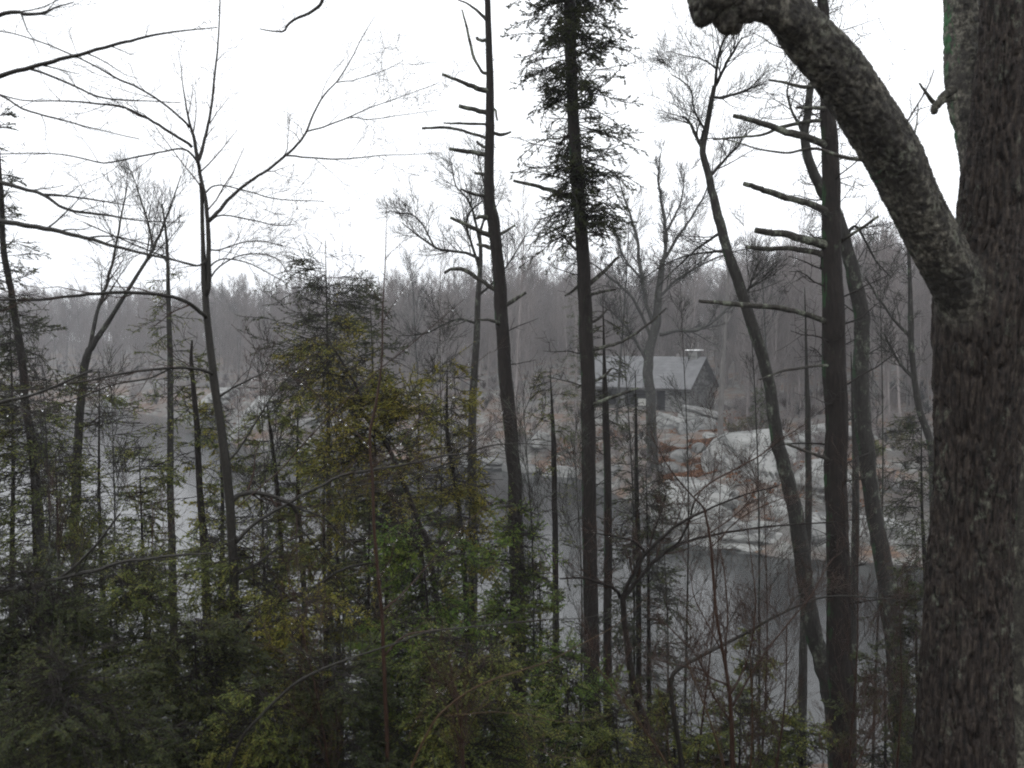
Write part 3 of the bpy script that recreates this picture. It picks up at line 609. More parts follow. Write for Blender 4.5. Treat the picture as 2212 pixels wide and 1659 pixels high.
for k, (x, y, D, s, lab) in enumerate([
    (1590, 925, 60, 1.5, 'olive brown leafy bush right of the thin pale trunk, above the domed outcrop'),
    (1630, 915, 62, 1.3, 'leafy bush behind the leaning trunk, right of the olive brown bush'),
    (1890, 960, 48, 1.3, 'green bush behind the lichened leaning trunk, left side'), (1945, 945, 50, 1.4, 'green bush between the lichened trunk and the big oak'),
    (1350, 930, 66, 1.2, 'dim evergreen bush below the left end of the cabin'), (1240, 905, 66, 1.3, 'dark evergreen bush left of the foliage-topped hemlock trunk'),
    (1130, 920, 68, 1.2, 'dull bush right of the stubby pine trunk on the far bank'), (1395, 960, 58, .9, 'low bush at the foot of the forked shoreline tree')]):
    p = at(x, y, D); o = link('leafy_bush', LS[k % 3], None); o.location = (p[0], p[1], gz(p[0], p[1])-.1); o.scale = (s, s, s*.9); o.rotation_euler = (0, 0, k*1.3)
    tag(o, lab, 'bush', 'leafy bushes on the far bank')
# fallen leaves in the hollow below the cabin and on the left shore
def litter(n, box_):
    u0, u1, y0, y1 = box_; Y = R0.uniform(y0, y1, n); X = R0.uniform(u0, u1, n)*Y; k = fbm(np.stack([X*.5, Y*.5, X*0+31], -1), 3) > -.12; X, Y = X[k], Y[k]; n = len(X)
    p = np.stack([X, Y, ground_z(X, Y)+.06], -1); t = R0.normal(size=(n, 3)); t[:, 2] *= .5; t = unit(t); q = unit(np.cross(t, R0.normal(size=(n, 3))*.6+np.array([0, 0, 1.]))); s = R0.uniform(.06, .13, n)[:, None]
    V = np.stack([p-t*s, p+q*s*.6, p+t*s, p-q*s*.6], 1).reshape(-1, 3); return V, np.arange(n*4).reshape(-1, 4)
V, Q = join_np([litter(13000, (.172, .242, 48, 64)), litter(2500, (.25, .42, 40, 60)), litter(1500, (-.34, -.27, 80, 100)), litter(1200, (-.45, -.38, 112, 124)), litter(1500, (.04, .13, 60, 68)), litter(2500, (.18, .30, 62, 74))])
tag(link('fallen_leaves', mesh_np('fallen_leaves', V, Q, None, False), M['fallen']), 'orange brown drift of fallen oak leaves among the far bank rocks', 'leaf litter', kind='stuff')

# ---------------------------------------------------------------- trees of the far bank, one by one
tree('bare_tree', 'forked lichened tree on the far bank directly in front of the cabin roof', 'tree', 52,
  [(1432,560,6),(1422,640,8),(1418,700,10),(1405,745,10),(1400,800,11),(1406,860,11),(1408,940,11),(1410,1010,13)], 'grey',
  limbs=[((1432,570,4.5),(1440,520,3.75),(1432,450,3),(1422,390,2.25),(1428,330,1.12)), ((1435,560,3.75),(1470,505,3),(1500,460,2.25),(1530,400,1.5),(1545,330,0.75)),
         ((1419,720,5.25),(1395,650,3.75),(1385,580,3.75),(1372,500,3),(1350,430,1.88),(1335,380,0.75)), ((1412,740,3.75),(1370,650,3),(1320,600,2.25),(1270,565,1.5),(1235,560,0.75)),
         ((1425,722,4.5),(1465,716,3.75),(1505,712,3.75),(1540,695,3),(1575,665,2.25),(1620,640,1.12)), ((1402,790,3.75),(1375,740,3),(1340,690,2.25),(1300,660,1.12)), ((1425,640,3.75),(1470,600,2.62),(1540,560,1.88),(1620,535,1.12)),
         ((1385,600,3),(1350,560,2.25),(1330,500,1.5),(1310,470,0.75)), ((1440,500,3),(1470,440,1.88),(1480,370,1.12))],
  twig=dict(lv=[(12, .9, 2.4), (8, .4, 1.1), (5, .2, .55)], rmin=.008, jit=.09, up=.2), ext=True)
tree('bare_tree', 'thin pale trunk standing between the cabin gable and the leaning tree', 'tree', 58, [(1575,560,1.5),(1570,650,3),(1563,760,4.5),(1558,860,5.5),(1556,960,6.5)], 'farpale',
  limbs=[((1562,770,2.5),(1548,745,2),(1542,730,2)), ((1568,700,2.5),(1600,640,2),(1640,600,1))], twig=dict(lv=[(10, .8, 1.8), (6, .4, .8)], trunk=.6, rmin=.010))
tree('bare_tree', 'grey tree behind the stubby pine trunk with crooked spreading crown', 'tree', 16.8,
  [(1036,500,3.5),(1038,560,4.5),(1033,640,6),(1030,720,7),(1024,820,8),(1020,920,9),(1021,1050,9.5),(1022,1180,10),(1020,1280,11)], 'grey',
  limbs=[((1036,560,3.5),(1000,545,3),(950,538,2.5),(905,510,2),(868,480,1)), ((1036,520,3),(1015,440,2),(985,400,1.5),(975,350,1)), ((1036,510,3),(1050,440,2),(1040,370,1.5),(1030,330,.8)),
         ((1030,700,3),(985,690,2),(920,720,1.5),(860,725,1)), ((1036,580,3),(1010,500,2.5),(1015,460,2),(1060,420,1)), ((1034,640,3),(1075,600,2),(1105,560,1.5),(1140,500,1)), ((940,536,2),(900,470,1.5),(855,460,1))],
  twig=dict(lv=[(14, .4, 1.1), (7, .2, .55), (4, .1, .28)], rmin=.0026, up=.12, jit=.08))
for k, (x, yt, D, lab) in enumerate([(1660, 560, 64, 'tall grey bare tree just right of the leaning trunk, far bank'), (1955, 545, 56, 'slim bare tree seen between the lichened trunk and the big oak'),
    (1130, 470, 66, 'bare tree rising between the stubby pine and the foliage-topped hemlock'), (1345, 470, 70, 'slender bare tree left of the forked shoreline tree'), (1490, 500, 90, 'bare tree rising behind the cabin roof'),
    (1720, 500, 75, 'bare tree behind the gap left of the dead-limbed trunk'), (900, 585, 78, 'bare tree with reddish crown behind the olive hemlock'), (960, 560, 84, 'wide bare tree left of the crooked grey tree, far bank')]):
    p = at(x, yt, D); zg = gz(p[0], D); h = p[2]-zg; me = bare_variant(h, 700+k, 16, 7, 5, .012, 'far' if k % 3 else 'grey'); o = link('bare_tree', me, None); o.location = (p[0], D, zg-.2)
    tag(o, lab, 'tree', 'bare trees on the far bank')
for k, (x, yt, D, lab) in enumerate([(1245, 585, 68, 'soft topped evergreen right behind the foliage-topped hemlock trunk'), (1245, 760, 60, 'small dim evergreen left of the cabin, behind the foliage-topped hemlock trunk'), (1640, 830, 60, 'small dark evergreen behind the leaning trunk')]):
    p = at(x, yt, D); zg = gz(p[0], D); h = p[2]-zg; me = conifer_variant(h, 720+k, 'needle_dark', 55, .10, .02); o = link('small_evergreen', me, None); o.location = (p[0], D, zg-.2); tag(o, lab, 'tree', 'evergreens on the far bank')

# ---------------------------------------------------------------- the big oak at the right
rng = np.random.default_rng(8)
D = 5.5; oak_loc = at(2080, 1700, D); oak = thing('oak_tree', (oak_loc[0], D, gz(oak_loc[0], D)), 'huge dark furrowed oak forking at the right edge of the view', 'tree')
P, R = trace([(2240,-1500,22),(2200,-700,36),(2176,-120,45),(2172,0,46),(2170,100,48),(2164,190,54),(2158,290,60),(2150,400,68),(2146,490,74),(2136,560,86),(2128,620,97),(2122,720,96),(2114,850,88),(2110,1000,84),(2100,1120,82),(2092,1250,84),(2086,1400,88),(2082,1560,94),(2080,1700,102),(2080,1900,116)], D, 110, drift=0)
zb = gz(P[-1, 0], D); P[-1, 2] = min(P[-1, 2], zb-.3)
Pl, Rl = trace([(2118,780,36),(2096,695,44),(2066,618,50),(2038,555,51),(2003,488,49),(1970,425,49),(1935,345,51.6),(1895,280,50.7),(1850,210,49.9),(1800,140,48.2),(1745,80,44.7),(1705,30,39.6),(1680,-10,36.1),(1650,-60,34.4),(1600,-200,30),(1540,-420,24),(1500,-700,15)], D, 58, drift=-1.15)
Pp, Rp = trace([(2150,520,30),(2128,430,38),(2108,320,34),(2086,200,38),(2079,110,37),(2077,0,36),(2068,-70,38),(2040,-500,30),(2000,-1000,18)], D, 34, drift=.7)
Pb, Rb = trace([(1725,60,34),(1680,30,31),(1640,14,30),(1600,-2,32),(1560,-14,30),(1530,-20,24)], D-.86, 22, drift=-.1)
OAKS = [(P, R, .8, 6.6), (Pl, Rl, 1.6, 4.2), (Pp, Rp, 1.1, 3.6), (Pb, Rb, 1.5, 3.2)]
def skeleton(P, R, n=420):
    q = spline(np.concatenate([P, R[:, None]], 1), n); p, r = q[:, :3], q[:, 3]; T = unit(np.gradient(p, axis=0)); U = np.zeros_like(T); u = unit(np.cross(T[0], [0, 1., .13]))
    for i in range(n): u = unit(u - T[i]*(u@T[i])); U[i] = u
    return p, r, T, U, np.cross(T, U), np.concatenate([[0], np.cumsum(np.linalg.norm(np.diff(p, axis=0), axis=1))])
tmp = bpy.data.objects.new('tmp', mesh_bark('tmp', [bark_tube(p, r, 64, .02, 0, 3, .05, k+1) for k, (p, r, _, _) in enumerate(OAKS)])); C.objects.link(tmp)
md = tmp.modifiers.new('r', 'REMESH'); md.mode = 'VOXEL'; md.voxel_size = .0105; md.adaptivity = 0
dg = bpy.context.evaluated_depsgraph_get(); rm = bpy.data.meshes.new_from_object(tmp.evaluated_get(dg)); bpy.data.objects.remove(tmp)
nv = len(rm.vertices); V = np.empty(nv*3); rm.vertices.foreach_get('co', V); V = V.reshape(-1, 3); E = np.empty(len(rm.edges)*2, np.int64); rm.edges.foreach_get('vertices', E); E = E.reshape(-1, 2)
deg = np.bincount(E.ravel(), minlength=nv)[:, None]
def smooth(V, w, n):
    for _ in range(n):
        S = np.stack([np.bincount(E[:, 0], V[E[:, 1], c], nv) + np.bincount(E[:, 1], V[E[:, 0], c], nv) for c in range(3)], -1)
        V = V + w*(S/deg - V)
    return V
V = smooth(V, .6, 6)
forks = [(at(2052, 530, D), .2), (at(2020, 640, D-.1), .22), (at(2110, 220, D), .12), (at(1700, 50, D-.88), .15)]
wf = np.zeros((nv, 1))
for c, rr in forks: wf = np.maximum(wf, np.clip(1.6 - np.linalg.norm(V-c, axis=1, keepdims=True)/rr, 0, 1))
V = smooth(V, wf*.7, 90)
rm.vertices.foreach_set('co', V.ravel()); rm.update(); Nn = np.empty(nv*3); rm.vertices.foreach_get('normal', Nn); Nn = Nn.reshape(-1, 3)
Wt, Ds = [], []
for k, (p, r, st, fk) in enumerate(OAKS):
    p, r, T, U, W_, S_ = skeleton(p, r); idx = np.empty(nv, np.int64); dd = np.empty(nv)
    for a0 in range(0, nv, 20000):
        d2 = ((V[a0:a0+20000, None] - p[None])**2).sum(-1); idx[a0:a0+20000] = d2.argmin(1); dd[a0:a0+20000] = np.sqrt(d2.min(1))
    e = V - p[idx]; x = (e*U[idx]).sum(1); y = (e*W_[idx]).sum(1); h = np.maximum(np.hypot(x, y), 1e-6); s = S_[idx] + (e*T[idx]).sum(1); rmn = r.mean()
    cs = np.stack([x/h*fk, y/h*fk, s/rmn*st], -1); cs = cs + .35*np.stack([vnoise(cs*.8+11), vnoise(cs*.8+31), vnoise(cs*.8+51)], -1)
    g1 = np.clip(1 - np.abs(vnoise(cs*1.5+k*9))/.24, 0, 1); g2 = np.clip(1 - np.abs(vnoise(cs*np.array([3.2, 3.2, 2.6])+k*5))/.3, 0, 1); f = vnoise(cs*np.array([6, 6, 5.])+k)
    wg = (.15, .09, .09, .09)[k]; f5 = vnoise(cs*np.array([2.2, 2.2, 1.6])+k*3); Ds.append(rmn*(.05 - wg*g1 - (.06, .035, .035, .035)[k]*g2 + .03*f + .035*f5)); Wt.append(np.exp(-7*np.clip(dd/r[idx]-1, -.3, 3)))
Wt = np.stack(Wt); Wt /= Wt.sum(0); disp = (Wt*np.stack(Ds)).sum(0); V = V + Nn*disp[:, None]
lich = np.clip(Wt[1:].sum(0)*1.3, 0, 1)
Fq = np.empty(len(rm.polygons)*4, np.int64); rm.loops.foreach_get('vertex_index', Fq); Fq = Fq.reshape(-1, 4); own = Wt.argmax(0)[Fq[:, 0]]
for k in range(4):
    f = Fq[own == k]; u_, inv = np.unique(f, return_inverse=True); nm = 'trunk' if k == 0 else 'limb'; me = mesh_np(nm, V[u_], inv.reshape(-1, 4))
    at_ = me.attributes.new('lichen', 'FLOAT', 'POINT'); at_.data.foreach_set('value', lich[u_].astype(np.float32)); link(nm, me, M['oak_both'], oak)
bpy.data.meshes.remove(rm)
for k, (x, y, rx, rz) in enumerate([(1576, 14, 33, 51), (1520, 3, 27, 45), (1612, 2, 34, 38), (1548, -14, 38, 34)]):
    Vb, T = ICO[5]; c = at(x, y, D-.93-.02*k); s = D/F; q = Vb*np.array([rx*s, rx*s, rz*s]); bs_ = np.abs(vnoise(Vb*3.5+k*3)); q = q*(1+.16*fbm(Vb*1.8+k*3, 3) - .10*np.clip(1-bs_/.25, 0, 1) + .05*fbm(Vb*12+k, 3))[:, None] + c
    me = mesh_np('burl', q, None, T); at_ = me.attributes.new('lichen', 'FLOAT', 'POINT'); at_.data.foreach_set('value', np.full(len(q), .8, np.float32)); link('burl', me, M['oak_both'], oak)
for pts in ([(2060,196,9),(2042,204,9),(2028,222,9),(2016,240,7)], [(2062,214,5),(2042,217,4.5),(2022,222,4.5),(2006,208,4),(1997,195,3),(1986,180,2)]):
    p, r = trace(pts, D, 24, drift=-.1, jit=.4); link('broken_branch', mesh_bark('broken_branch', [bark_tube(p, r, 16, .01, .1, 2, .15, 5)]), M['oak_pale'], oak)
p, r = trace([(1905,338,7),(1870,345,5),(1820,338,4),(1760,320,3),(1700,330,2.5),(1640,322,2),(1560,300,1.5),(1500,302,1)], D, 30, drift=.6, jit=.5)
link('thin_branch', mesh_bark('thin_branch', [bark_tube(p, r, 8, .02, .08)]), M['dead'], oak)
src = resamp(Pl, Rl, 12); a = sprout(*src, 7, (.3, .8), ang=(.8, 1.4), up=.1, jit=.12, M=8, tmin=.1, rr=.06, rmin=.0022); b_ = sprout(a[0], a[1], 5, (.15, .4), M=6, rmin=.0016); V, Q = tubes([a, b_], 3)
link('twigs', mesh_np('twigs', V, Q), M['dead'], oak)
tree('lichened_tree', 'trunk with pale lichen patches cut off by the right edge behind the oak', 'tree', 6.6, [(2215,820,24),(2212,1000,26),(2205,1200,26),(2196,1400,28),(2188,1600,30),(2186,1750,34)], 'oak_pale', sides=60, amp=.09)

# ---------------------------------------------------------------- traced trunks of the near bank
LV = dict(lv=[(8, .3, .8), (5, .15, .4)], trunk=.75, rmin=.0028, up=.1, ang=(.8, 1.3))
tree('dead_limbed_trunk', 'straight dark trunk with thick broken dead limbs left of the big oak', 'tree', 10,
  [(1764,-560,5),(1774,-60,10),(1777,0,10.5),(1782,90,12),(1788,220,15),(1792,330,17),(1795,460,19),(1798,600,21),(1802,760,24),(1806,950,23),(1808,1114,23),(1812,1300,25),(1815,1480,26),(1816,1640,27)], 'hemlock', sides=64, amp=.07,
  stubs=[[(1792,318,9),(1740,296,8),(1690,282,6.5),(1640,264,6),(1583,250,4.5)], [(1794,462,10),(1745,440,7.5),(1690,424,6.5),(1650,410,6),(1606,397,5)], [(1796,532,11),(1760,522,9),(1715,510,8),(1670,502,7),(1630,497,6)],
         [(1796,556,9),(1760,545,6),(1720,538,5.5),(1660,537,5),(1610,534,4)], [(1800,700,7),(1750,682,5.5),(1700,668,5.5),(1640,660,5.5),(1570,655,5),(1510,650,3.5)], [(1790,236,6),(1750,233,4),(1722,232,3)],
         [(1790,258,5),(1740,264,4),(1690,274,4),(1650,290,3),(1600,296,2.5),(1540,301,2)], [(1786,182,5),(1740,188,4),(1700,180,3),(1660,172,2)], [(1816,522,4),(1850,500,3.5),(1897,468,2.5)],
         [(1806,800,5),(1780,790,3),(1700,800,2.5),(1640,820,1.5)], [(1788,100,4),(1800,76,2.5),(1812,70,2)], [(1808,1000,5),(1770,985,3.5),(1700,960,3)], [(1782,40,3),(1765,20,2)]],
  twig=dict(lv=[(46, .35, 1.0), (6, .15, .5), (3, .08, .22)], trunk=.9, rmin=.0024, up=.02, ang=(1.1, 1.5), bend=0, taper=.1))
tree('lichened_leaning_tree', 'curving grey lichened tree right of the straight dead-limbed trunk', 'tree', 12,
  [(1752,180,7),(1745,240,8),(1738,300,9),(1752,360,10),(1775,410,11),(1805,460,12),(1828,530,13),(1845,600,15),(1860,680,16),(1862,760,16),(1860,850,17),(1868,950,17),(1884,1080,17),(1902,1190,18),(1922,1300,20),(1934,1400,21),(1942,1500,22),(1960,1620,24)], 'grey', sides=40, amp=.06,
  limbs=[((1752,190,5),(1770,130,4),(1768,60,3),(1775,0,2)), ((1745,300,4),(1720,260,3),(1700,200,2),(1720,150,1)), ((1825,520,4),(1850,490,3),(1890,560,2),(1925,600,1))],
  twig=dict(lv=[(10, .3, .9), (6, .15, .45), (3, .1, .25)], trunk=.6, rmin=.0028, up=.1, ang=(.7, 1.2)))
tree('leaning_bare_tree', 'slender bare tree leaning left, crossing the shoreline outcrop at the right', 'tree', 11,
  [(1543,186,4.5),(1534,230,5.5),(1526,280,6),(1518,325,6.5),(1528,370,7.5),(1540,420,8.5),(1555,480,10),(1572,545,10),(1588,590,11),(1608,650,11),(1635,730,12),(1652,790,12),(1664,840,12),(1672,900,13),(1682,965,14),(1702,1040,15),(1720,1110,16),(1732,1200,17),(1745,1300,17),(1762,1380,18),(1785,1460,19),(1802,1540,20)], 'grey', sides=40, amp=.07,
  limbs=[((1543,190,3.5),(1548,140,3),(1562,90,2.5),(1580,50,2),(1590,30,1)), ((1545,186,3.5),(1562,150,3),(1582,115,2.5),(1604,80,1.5)), ((1519,330,4),(1505,300,3.5),(1490,265,3),(1474,250,2)),
         ((1540,210,3),(1560,212,2.5),(1600,200,2),(1650,180,1.5)), ((1526,290,3),(1500,240,2),(1490,190,1.5),(1450,160,1)), ((1534,380,4),(1560,350,3),(1590,320,2),(1615,280,1)), ((1562,500,4),(1530,520,2.5),(1480,560,2),(1420,620,1)), ((1575,545,4),(1530,545,2.5),(1460,560,1.5),(1390,600,1)),
         ((1605,640,3),(1620,618,2.5),(1624,600,2)), ((1548,150,2),(1520,130,1.5),(1480,120,1),(1440,110,.6))],
  twig=dict(lv=[(12, .35, 1.0), (7, .15, .5), (4, .08, .25)], rmin=.0017, up=.12, jit=.08))
tree('young_tree', 'thin straight trunk running close beside the leaning tree at the right', 'tree', 13, [(1738,620,.8),(1742,760,3),(1745,900,6),(1747,1050,7),(1744,1200,8),(1737,1320,8),(1735,1450,9),(1734,1560,9)], 'grey', sides=20, twig=LV)
tree('young_tree', 'thin trunk just behind the right side of the dead-limbed trunk', 'tree', 13.5, [(1838,760,.8),(1843,880,4),(1848,1000,7),(1848,1150,8),(1844,1300,9),(1842,1450,9)], 'grey', sides=20, twig=LV)
tree('young_tree', 'small bare tree with curved stem left of the big oak trunk', 'tree', 17.5, [(1962,520,3),(1966,620,4.5),(1968,720,6),(1972,790,6),(1985,880,7),(2010,960,8),(2016,1080,8),(2016,1200,9)], 'grey', sides=20,
  limbs=[((1968,730,4),(1930,690,3),(1895,640,2.5),(1870,600,2)), ((1975,820,4),(1940,780,3),(1910,720,2))], twig=dict(lv=[(9, .3, .9), (6, .2, .5), (3, .1, .25)], trunk=.6, rmin=.0035))
tree('hemlock_tree', 'tall hemlock with dark foliage only round its top, right of centre', 'hemlock', 12,
  [(1214,-420,6),(1222,-150,9),(1226,-60,10),(1229,0,11),(1233,110,12),(1236,215,12),(1245,358,13),(1254,470,13),(1260,576,14),(1266,700,15),(1269,800,15),(1271,934,15),(1273,1110,15.5),(1275,1300,16),(1279,1480,17),(1282,1600,18)], 'hemlock', sides=48, amp=.07,
  stubs=[[(1252,432,6),(1215,418,5),(1160,402,4),(1108,390,3)], [(1268,620,5),(1300,590,4),(1336,555,3)], [(1262,556,4),(1235,530,3),(1215,508,2)], [(1268,760,5),(1310,748,4),(1350,735,3),(1400,700,2.5),(1440,665,1.5)], [(1272,880,5),(1310,862,4),(1345,850,3),(1378,838,2)],
         [(1268,640,4),(1300,630,3),(1330,625,2)], [(1264,600,4),(1240,625,3),(1220,640,2)], [(1270,830,4),(1300,815,3),(1322,795,2)], [(1266,700,4),(1290,690,3),(1312,668,2)]],
  twig=dict(lv=[(26, .3, .9), (5, .15, .4), (3, .08, .2)], trunk=.85, rmin=.0026, up=0, ang=(1.1, 1.5), bend=0, taper=.1),
  fol=dict(top=0, bot=.47, n=330, L=(.55, .88), mat='needle_dark', lat=16, latL=.24, lf=18, l=.042, w=.0075, droop=-.06, leafstart=.2, ang=(1.05, 2.0), pw=.3))
TN = [o for o in C.objects if o.name.startswith('hemlock_tree')][0]
Pq, Rq = trace([(1250,330,4),(1258,520,5)], 12, 12); needles(TN, Pq, Rq, 12, 0, 1, 36, (.4, .62), 'needle_dark', lat=12, latL=.18, lf=10, l=.045, w=.007, ang=(1.2, 1.9))
tree('stubby_pine', 'tall dead pine trunk studded with short broken limbs, centre', 'tree', 13,
  [(1046,-330,2.5),(1050,-60,5.5),(1053,0,6),(1057,110,7),(1059,250,9),(1057,350,10),(1057,430,12),(1066,480,13),(1073,540,12.5),(1079,620,13.5),(1086,720,14),(1093,820,14.5),(1103,930,14.5),(1111,1020,14.5),(1115,1130,15),(1118,1250,16),(1120,1380,17)], 'hemlock', sides=48, amp=.08,
  stubs=[[(1057,198,6),(1030,190,5),(1002,179,4),(955,160,3)], [(1058,245,6),(1030,238,5),(991,229,3.5)], [(1058,300,4),(1012,286,3),(970,276,3),(912,277,2.5)], [(1058,268,3),(1000,267,2.5),(959,266,1.5)], [(1057,336,6),(1030,330,5),(1000,326,4.5),(970,321,3)],
         [(1068,512,6),(1040,500,5),(1016,489,4.5),(992,478,4),(973,471,3)], [(1082,634,6),(1058,618,5),(1030,600,4.5),(1000,582,4.5),(975,582,4),(960,590,3)], [(1057,158,4),(1041,154,3),(1022,118,3),(1009,61,2.5),(998,21,1.5)], [(1055,48,4),(1038,29,3),(1010,8,2),(990,0,1.5)],
         [(1060,286,4),(1084,291,3.5),(1104,285,2)], [(1074,510,4),(1096,498,3),(1113,486,2)], [(1090,662,5),(1112,648,4),(1136,632,3)], [(1057,426,4),(1020,418,3),(995,408,2)], [(1056,378,5),(1040,376,4),(1025,374,3)], [(1057,470,5),(1040,468,4),(1030,472,3)], [(1058,84,4),(1040,88,3.5),(1030,82,3)],
         [(1058,322,4),(1040,314,3),(1030,306,3)], [(1074,540,5),(1050,532,4),(1030,528,3)], [(1056,230,3),(1070,238,2.5),(1074,260,2)], [(1084,700,4),(1060,692,3),(1030,690,2)]],
  twig=dict(lv=[(16, .25, .7), (4, .15, .4)], trunk=.85, rmin=.0026, up=0, ang=(1.1, 1.5), bend=0, taper=.1))
tree('young_tree', 'thin dark trunk midway between the stubby pine and the foliage-topped hemlock', 'tree', 14, [(1188,800,.8),(1192,870,2.5),(1196,960,5.5),(1198,1080,6),(1200,1200,6.5),(1201,1380,7)], 'hemlock', sides=20,
  fol=dict(top=0, bot=.9, n=34, L=(.3, .75), mat='needle', lat=9, latL=.2, lf=7, l=.05, w=.008), twig=LV)
tree('young_tree', 'thin dark trunk just right of the foliage-topped hemlock trunk', 'tree', 13.4, [(1302,640,.8),(1305,760,3),(1308,880,7),(1312,1000,8),(1314,1200,9),(1312,1350,9),(1313,1500,10)], 'hemlock', sides=20,
  fol=dict(top=.05, bot=.8, n=60, L=(.3, .9), mat='needle_dark', lat=9, latL=.2, lf=7, l=.05, w=.008), twig=LV)
tree('young_tree', 'thin dark stem second right of the foliage-topped hemlock, near the conical one', 'tree', 14.5, [(1372,800,.7),(1374,900,2.5),(1375,1050,5),(1378,1200,6),(1380,1350,6)], 'hemlock', sides=16, twig=LV,
  fol=dict(top=.1, bot=.9, n=30, L=(.3, .8), mat='needle_dark', lat=9, latL=.2, lf=6, l=.05, w=.008))
# young bare tree at the left with its long arching limbs
tree('young_bare_tree', 'slender bare tree at left with long arching limbs reaching to both edges', 'tree', 6.5,
  [(433,395,3.6),(436,430,4),(438,520,4.4),(441,600,6.4),(445,660,7.2),(455,760,8),(463,830,8.8),(475,910,8.8),(487,1000,9.6),(497,1100,9.6),(504,1220,9.6),(507,1340,10),(508,1450,10.4),(512,1600,11.2)], 'beech', sides=40, amp=.04,
  limbs=[(0., (446,640,6),(452,590,5.5),(450,520,5),(447,460,4.5),(440,410,4),(430,370,4),(424,330,4),(418,295,3.5),(408,262,2.5),(398,205,1.5),(390,140,.8),(386,110,.5)),
         (.25, (427,352,4),(438,320,3.5),(447,280,3.2),(455,240,2.8),(462,180,2.4),(468,120,2),(473,60,1.6),(475,0,1.4),(478,-40,1)),
         (.6, (452,478,4.5),(478,450,4),(505,420,3.6),(545,388,3.2),(585,362,3),(620,333,3),(648,305,2.6),(662,283,2.4),(680,240,2),(700,205,1.8),(728,176,1.5),(760,125,1.2),(785,75,.9),(810,35,.6)),
         (.3, (619,336,2),(660,340,1.8),(720,344,1.6),(760,342,1.4),(820,336,1.1),(880,334,.9),(955,330,.6)), (.3, (660,285,1.8),(700,274,1.6),(757,252,1.4),(800,232,1.1),(850,215,.9),(950,178,.6)), (.2, (757,253,1.2),(800,258,1),(860,250,.8),(955,236,.5)), (.2, (728,178,1.2),(770,172,1),(840,148,.7),(875,128,.5)),
         (-.5, (416,318,3.4),(390,300,3),(360,282,3),(330,262,2.8),(300,246,2.6),(260,230,2.4),(210,224,2),(150,218,1.6),(60,218,1.3),(0,204,1.1),(-40,190,1)), (-.4, (410,276,2.6),(385,250,2.3),(350,222,2.1),(300,190,2),(250,168,2),(200,140,1.7),(120,103,1.4),(50,78,1.2),(-10,66,1)),
         (-.6, (432,365,2.6),(420,340,2.4),(395,322,2),(350,328,1.8),(300,338,1.8),(230,352,1.6),(190,345,1.4),(120,332,1.2),(-10,333,1)),
         (-.8, (447,690,5),(430,672,4.5),(400,652,4),(350,637,3.8),(290,632,3.6),(220,634,3.3),(150,640,3),(70,648,2.7),(-20,648,2.4)), (-.7, (460,812,4.5),(445,802,3.6),(410,796,3.2),(370,795,3),(310,800,2.6),(250,810,2.2),(170,826,1.8),(80,840,1.5),(-10,846,1.2)),
         (-.4, (370,796,2.2),(320,818,2),(250,830,1.7),(180,855,1.4),(90,885,1.1),(0,898,.8)), (.3, (455,600,2),(470,580,1.8),(510,555,1.5),(560,548,1.4),(600,560,1.1),(620,590,1)), (.4, (448,580,2),(480,560,1.6),(540,570,1.4),(620,612,1)),
         (.3, (498,1090,7),(507,1075,6.5),(530,1067,5.5),(560,1065,5),(600,1075,4.5),(632,1095,4.5),(643,1118,4.5),(645,1140,4)), (.5, (605,1078,2.5),(650,1100,2.3),(700,1120,2.2),(740,1160,2),(800,1200,1.8),(880,1215,1.3),(980,1218,1)),
         (.4, (645,1140,2),(690,1190,1.6),(730,1250,1.5),(790,1310,1.3),(840,1345,1.2)), (.5, (512,1380,6),(540,1350,5),(580,1322,4.5),(640,1290,4),(700,1255,3.6),(740,1230,3.2),(800,1216,2.6),(860,1214,2)), (.3, (510,1240,4),(560,1215,3.2),(620,1170,2.6),(680,1150,2)),
         (.5, (510,1172,4.4),(540,1140,4),(580,1112,3.6),(610,1095,3.4),(650,1070,3.2),(690,1052,3.2),(730,1030,3.2),(770,1020,3),(840,1010,2.7),(900,998,2.6),(960,985,2.3),(1010,978,2),(1060,962,1.6),(1120,958,1.2),(1190,962,.8)),
         (.5, (1010,980,1.4),(960,1005,1.3),(900,1020,1.2),(840,1035,1.2),(760,1050,.9)), (.5, (730,1032,1.5),(750,1048,1.4),(800,1045,1.3),(870,1040,1.2),(920,1020,1.1),(990,1002,1),(1060,985,.8)), (.4, (650,1072,1.4),(720,1078,1.2),(780,1070,1),(850,1050,.7)), (.6, (960,986,1),(1000,960,.9),(1040,940,.8),(1070,915,.6)),
         (.1, (470,860,3),(500,840,2.2),(540,820,2),(580,800,1.4)), (.2, (490,1000,3),(520,965,2),(560,900,1.8),(600,840,1.4),(680,760,1)), (-.5, (448,560,2.4),(420,574,2),(330,545,1.8),(260,515,1.5),(180,480,1.2)),
         (.3, (452,478,2),(480,465,1.7),(540,475,1.5),(600,487,1.2),(640,484,1)), (.3, (440,420,2),(470,400,1.6),(540,415,1.4),(600,430,1.2),(700,435,.8)), (.2, (450,540,2),(475,540,1.6),(520,525,1.3),(560,520,1.2),(610,530,1))],
  twig=dict(lv=[(8, .2, .7), (5, .1, .3), (3, .05, .12)], rmin=.0010, up=.03, ang=(.5, 1.0), tmin=.2, bend=0.02, taper=.4), drops=140, twm='red')
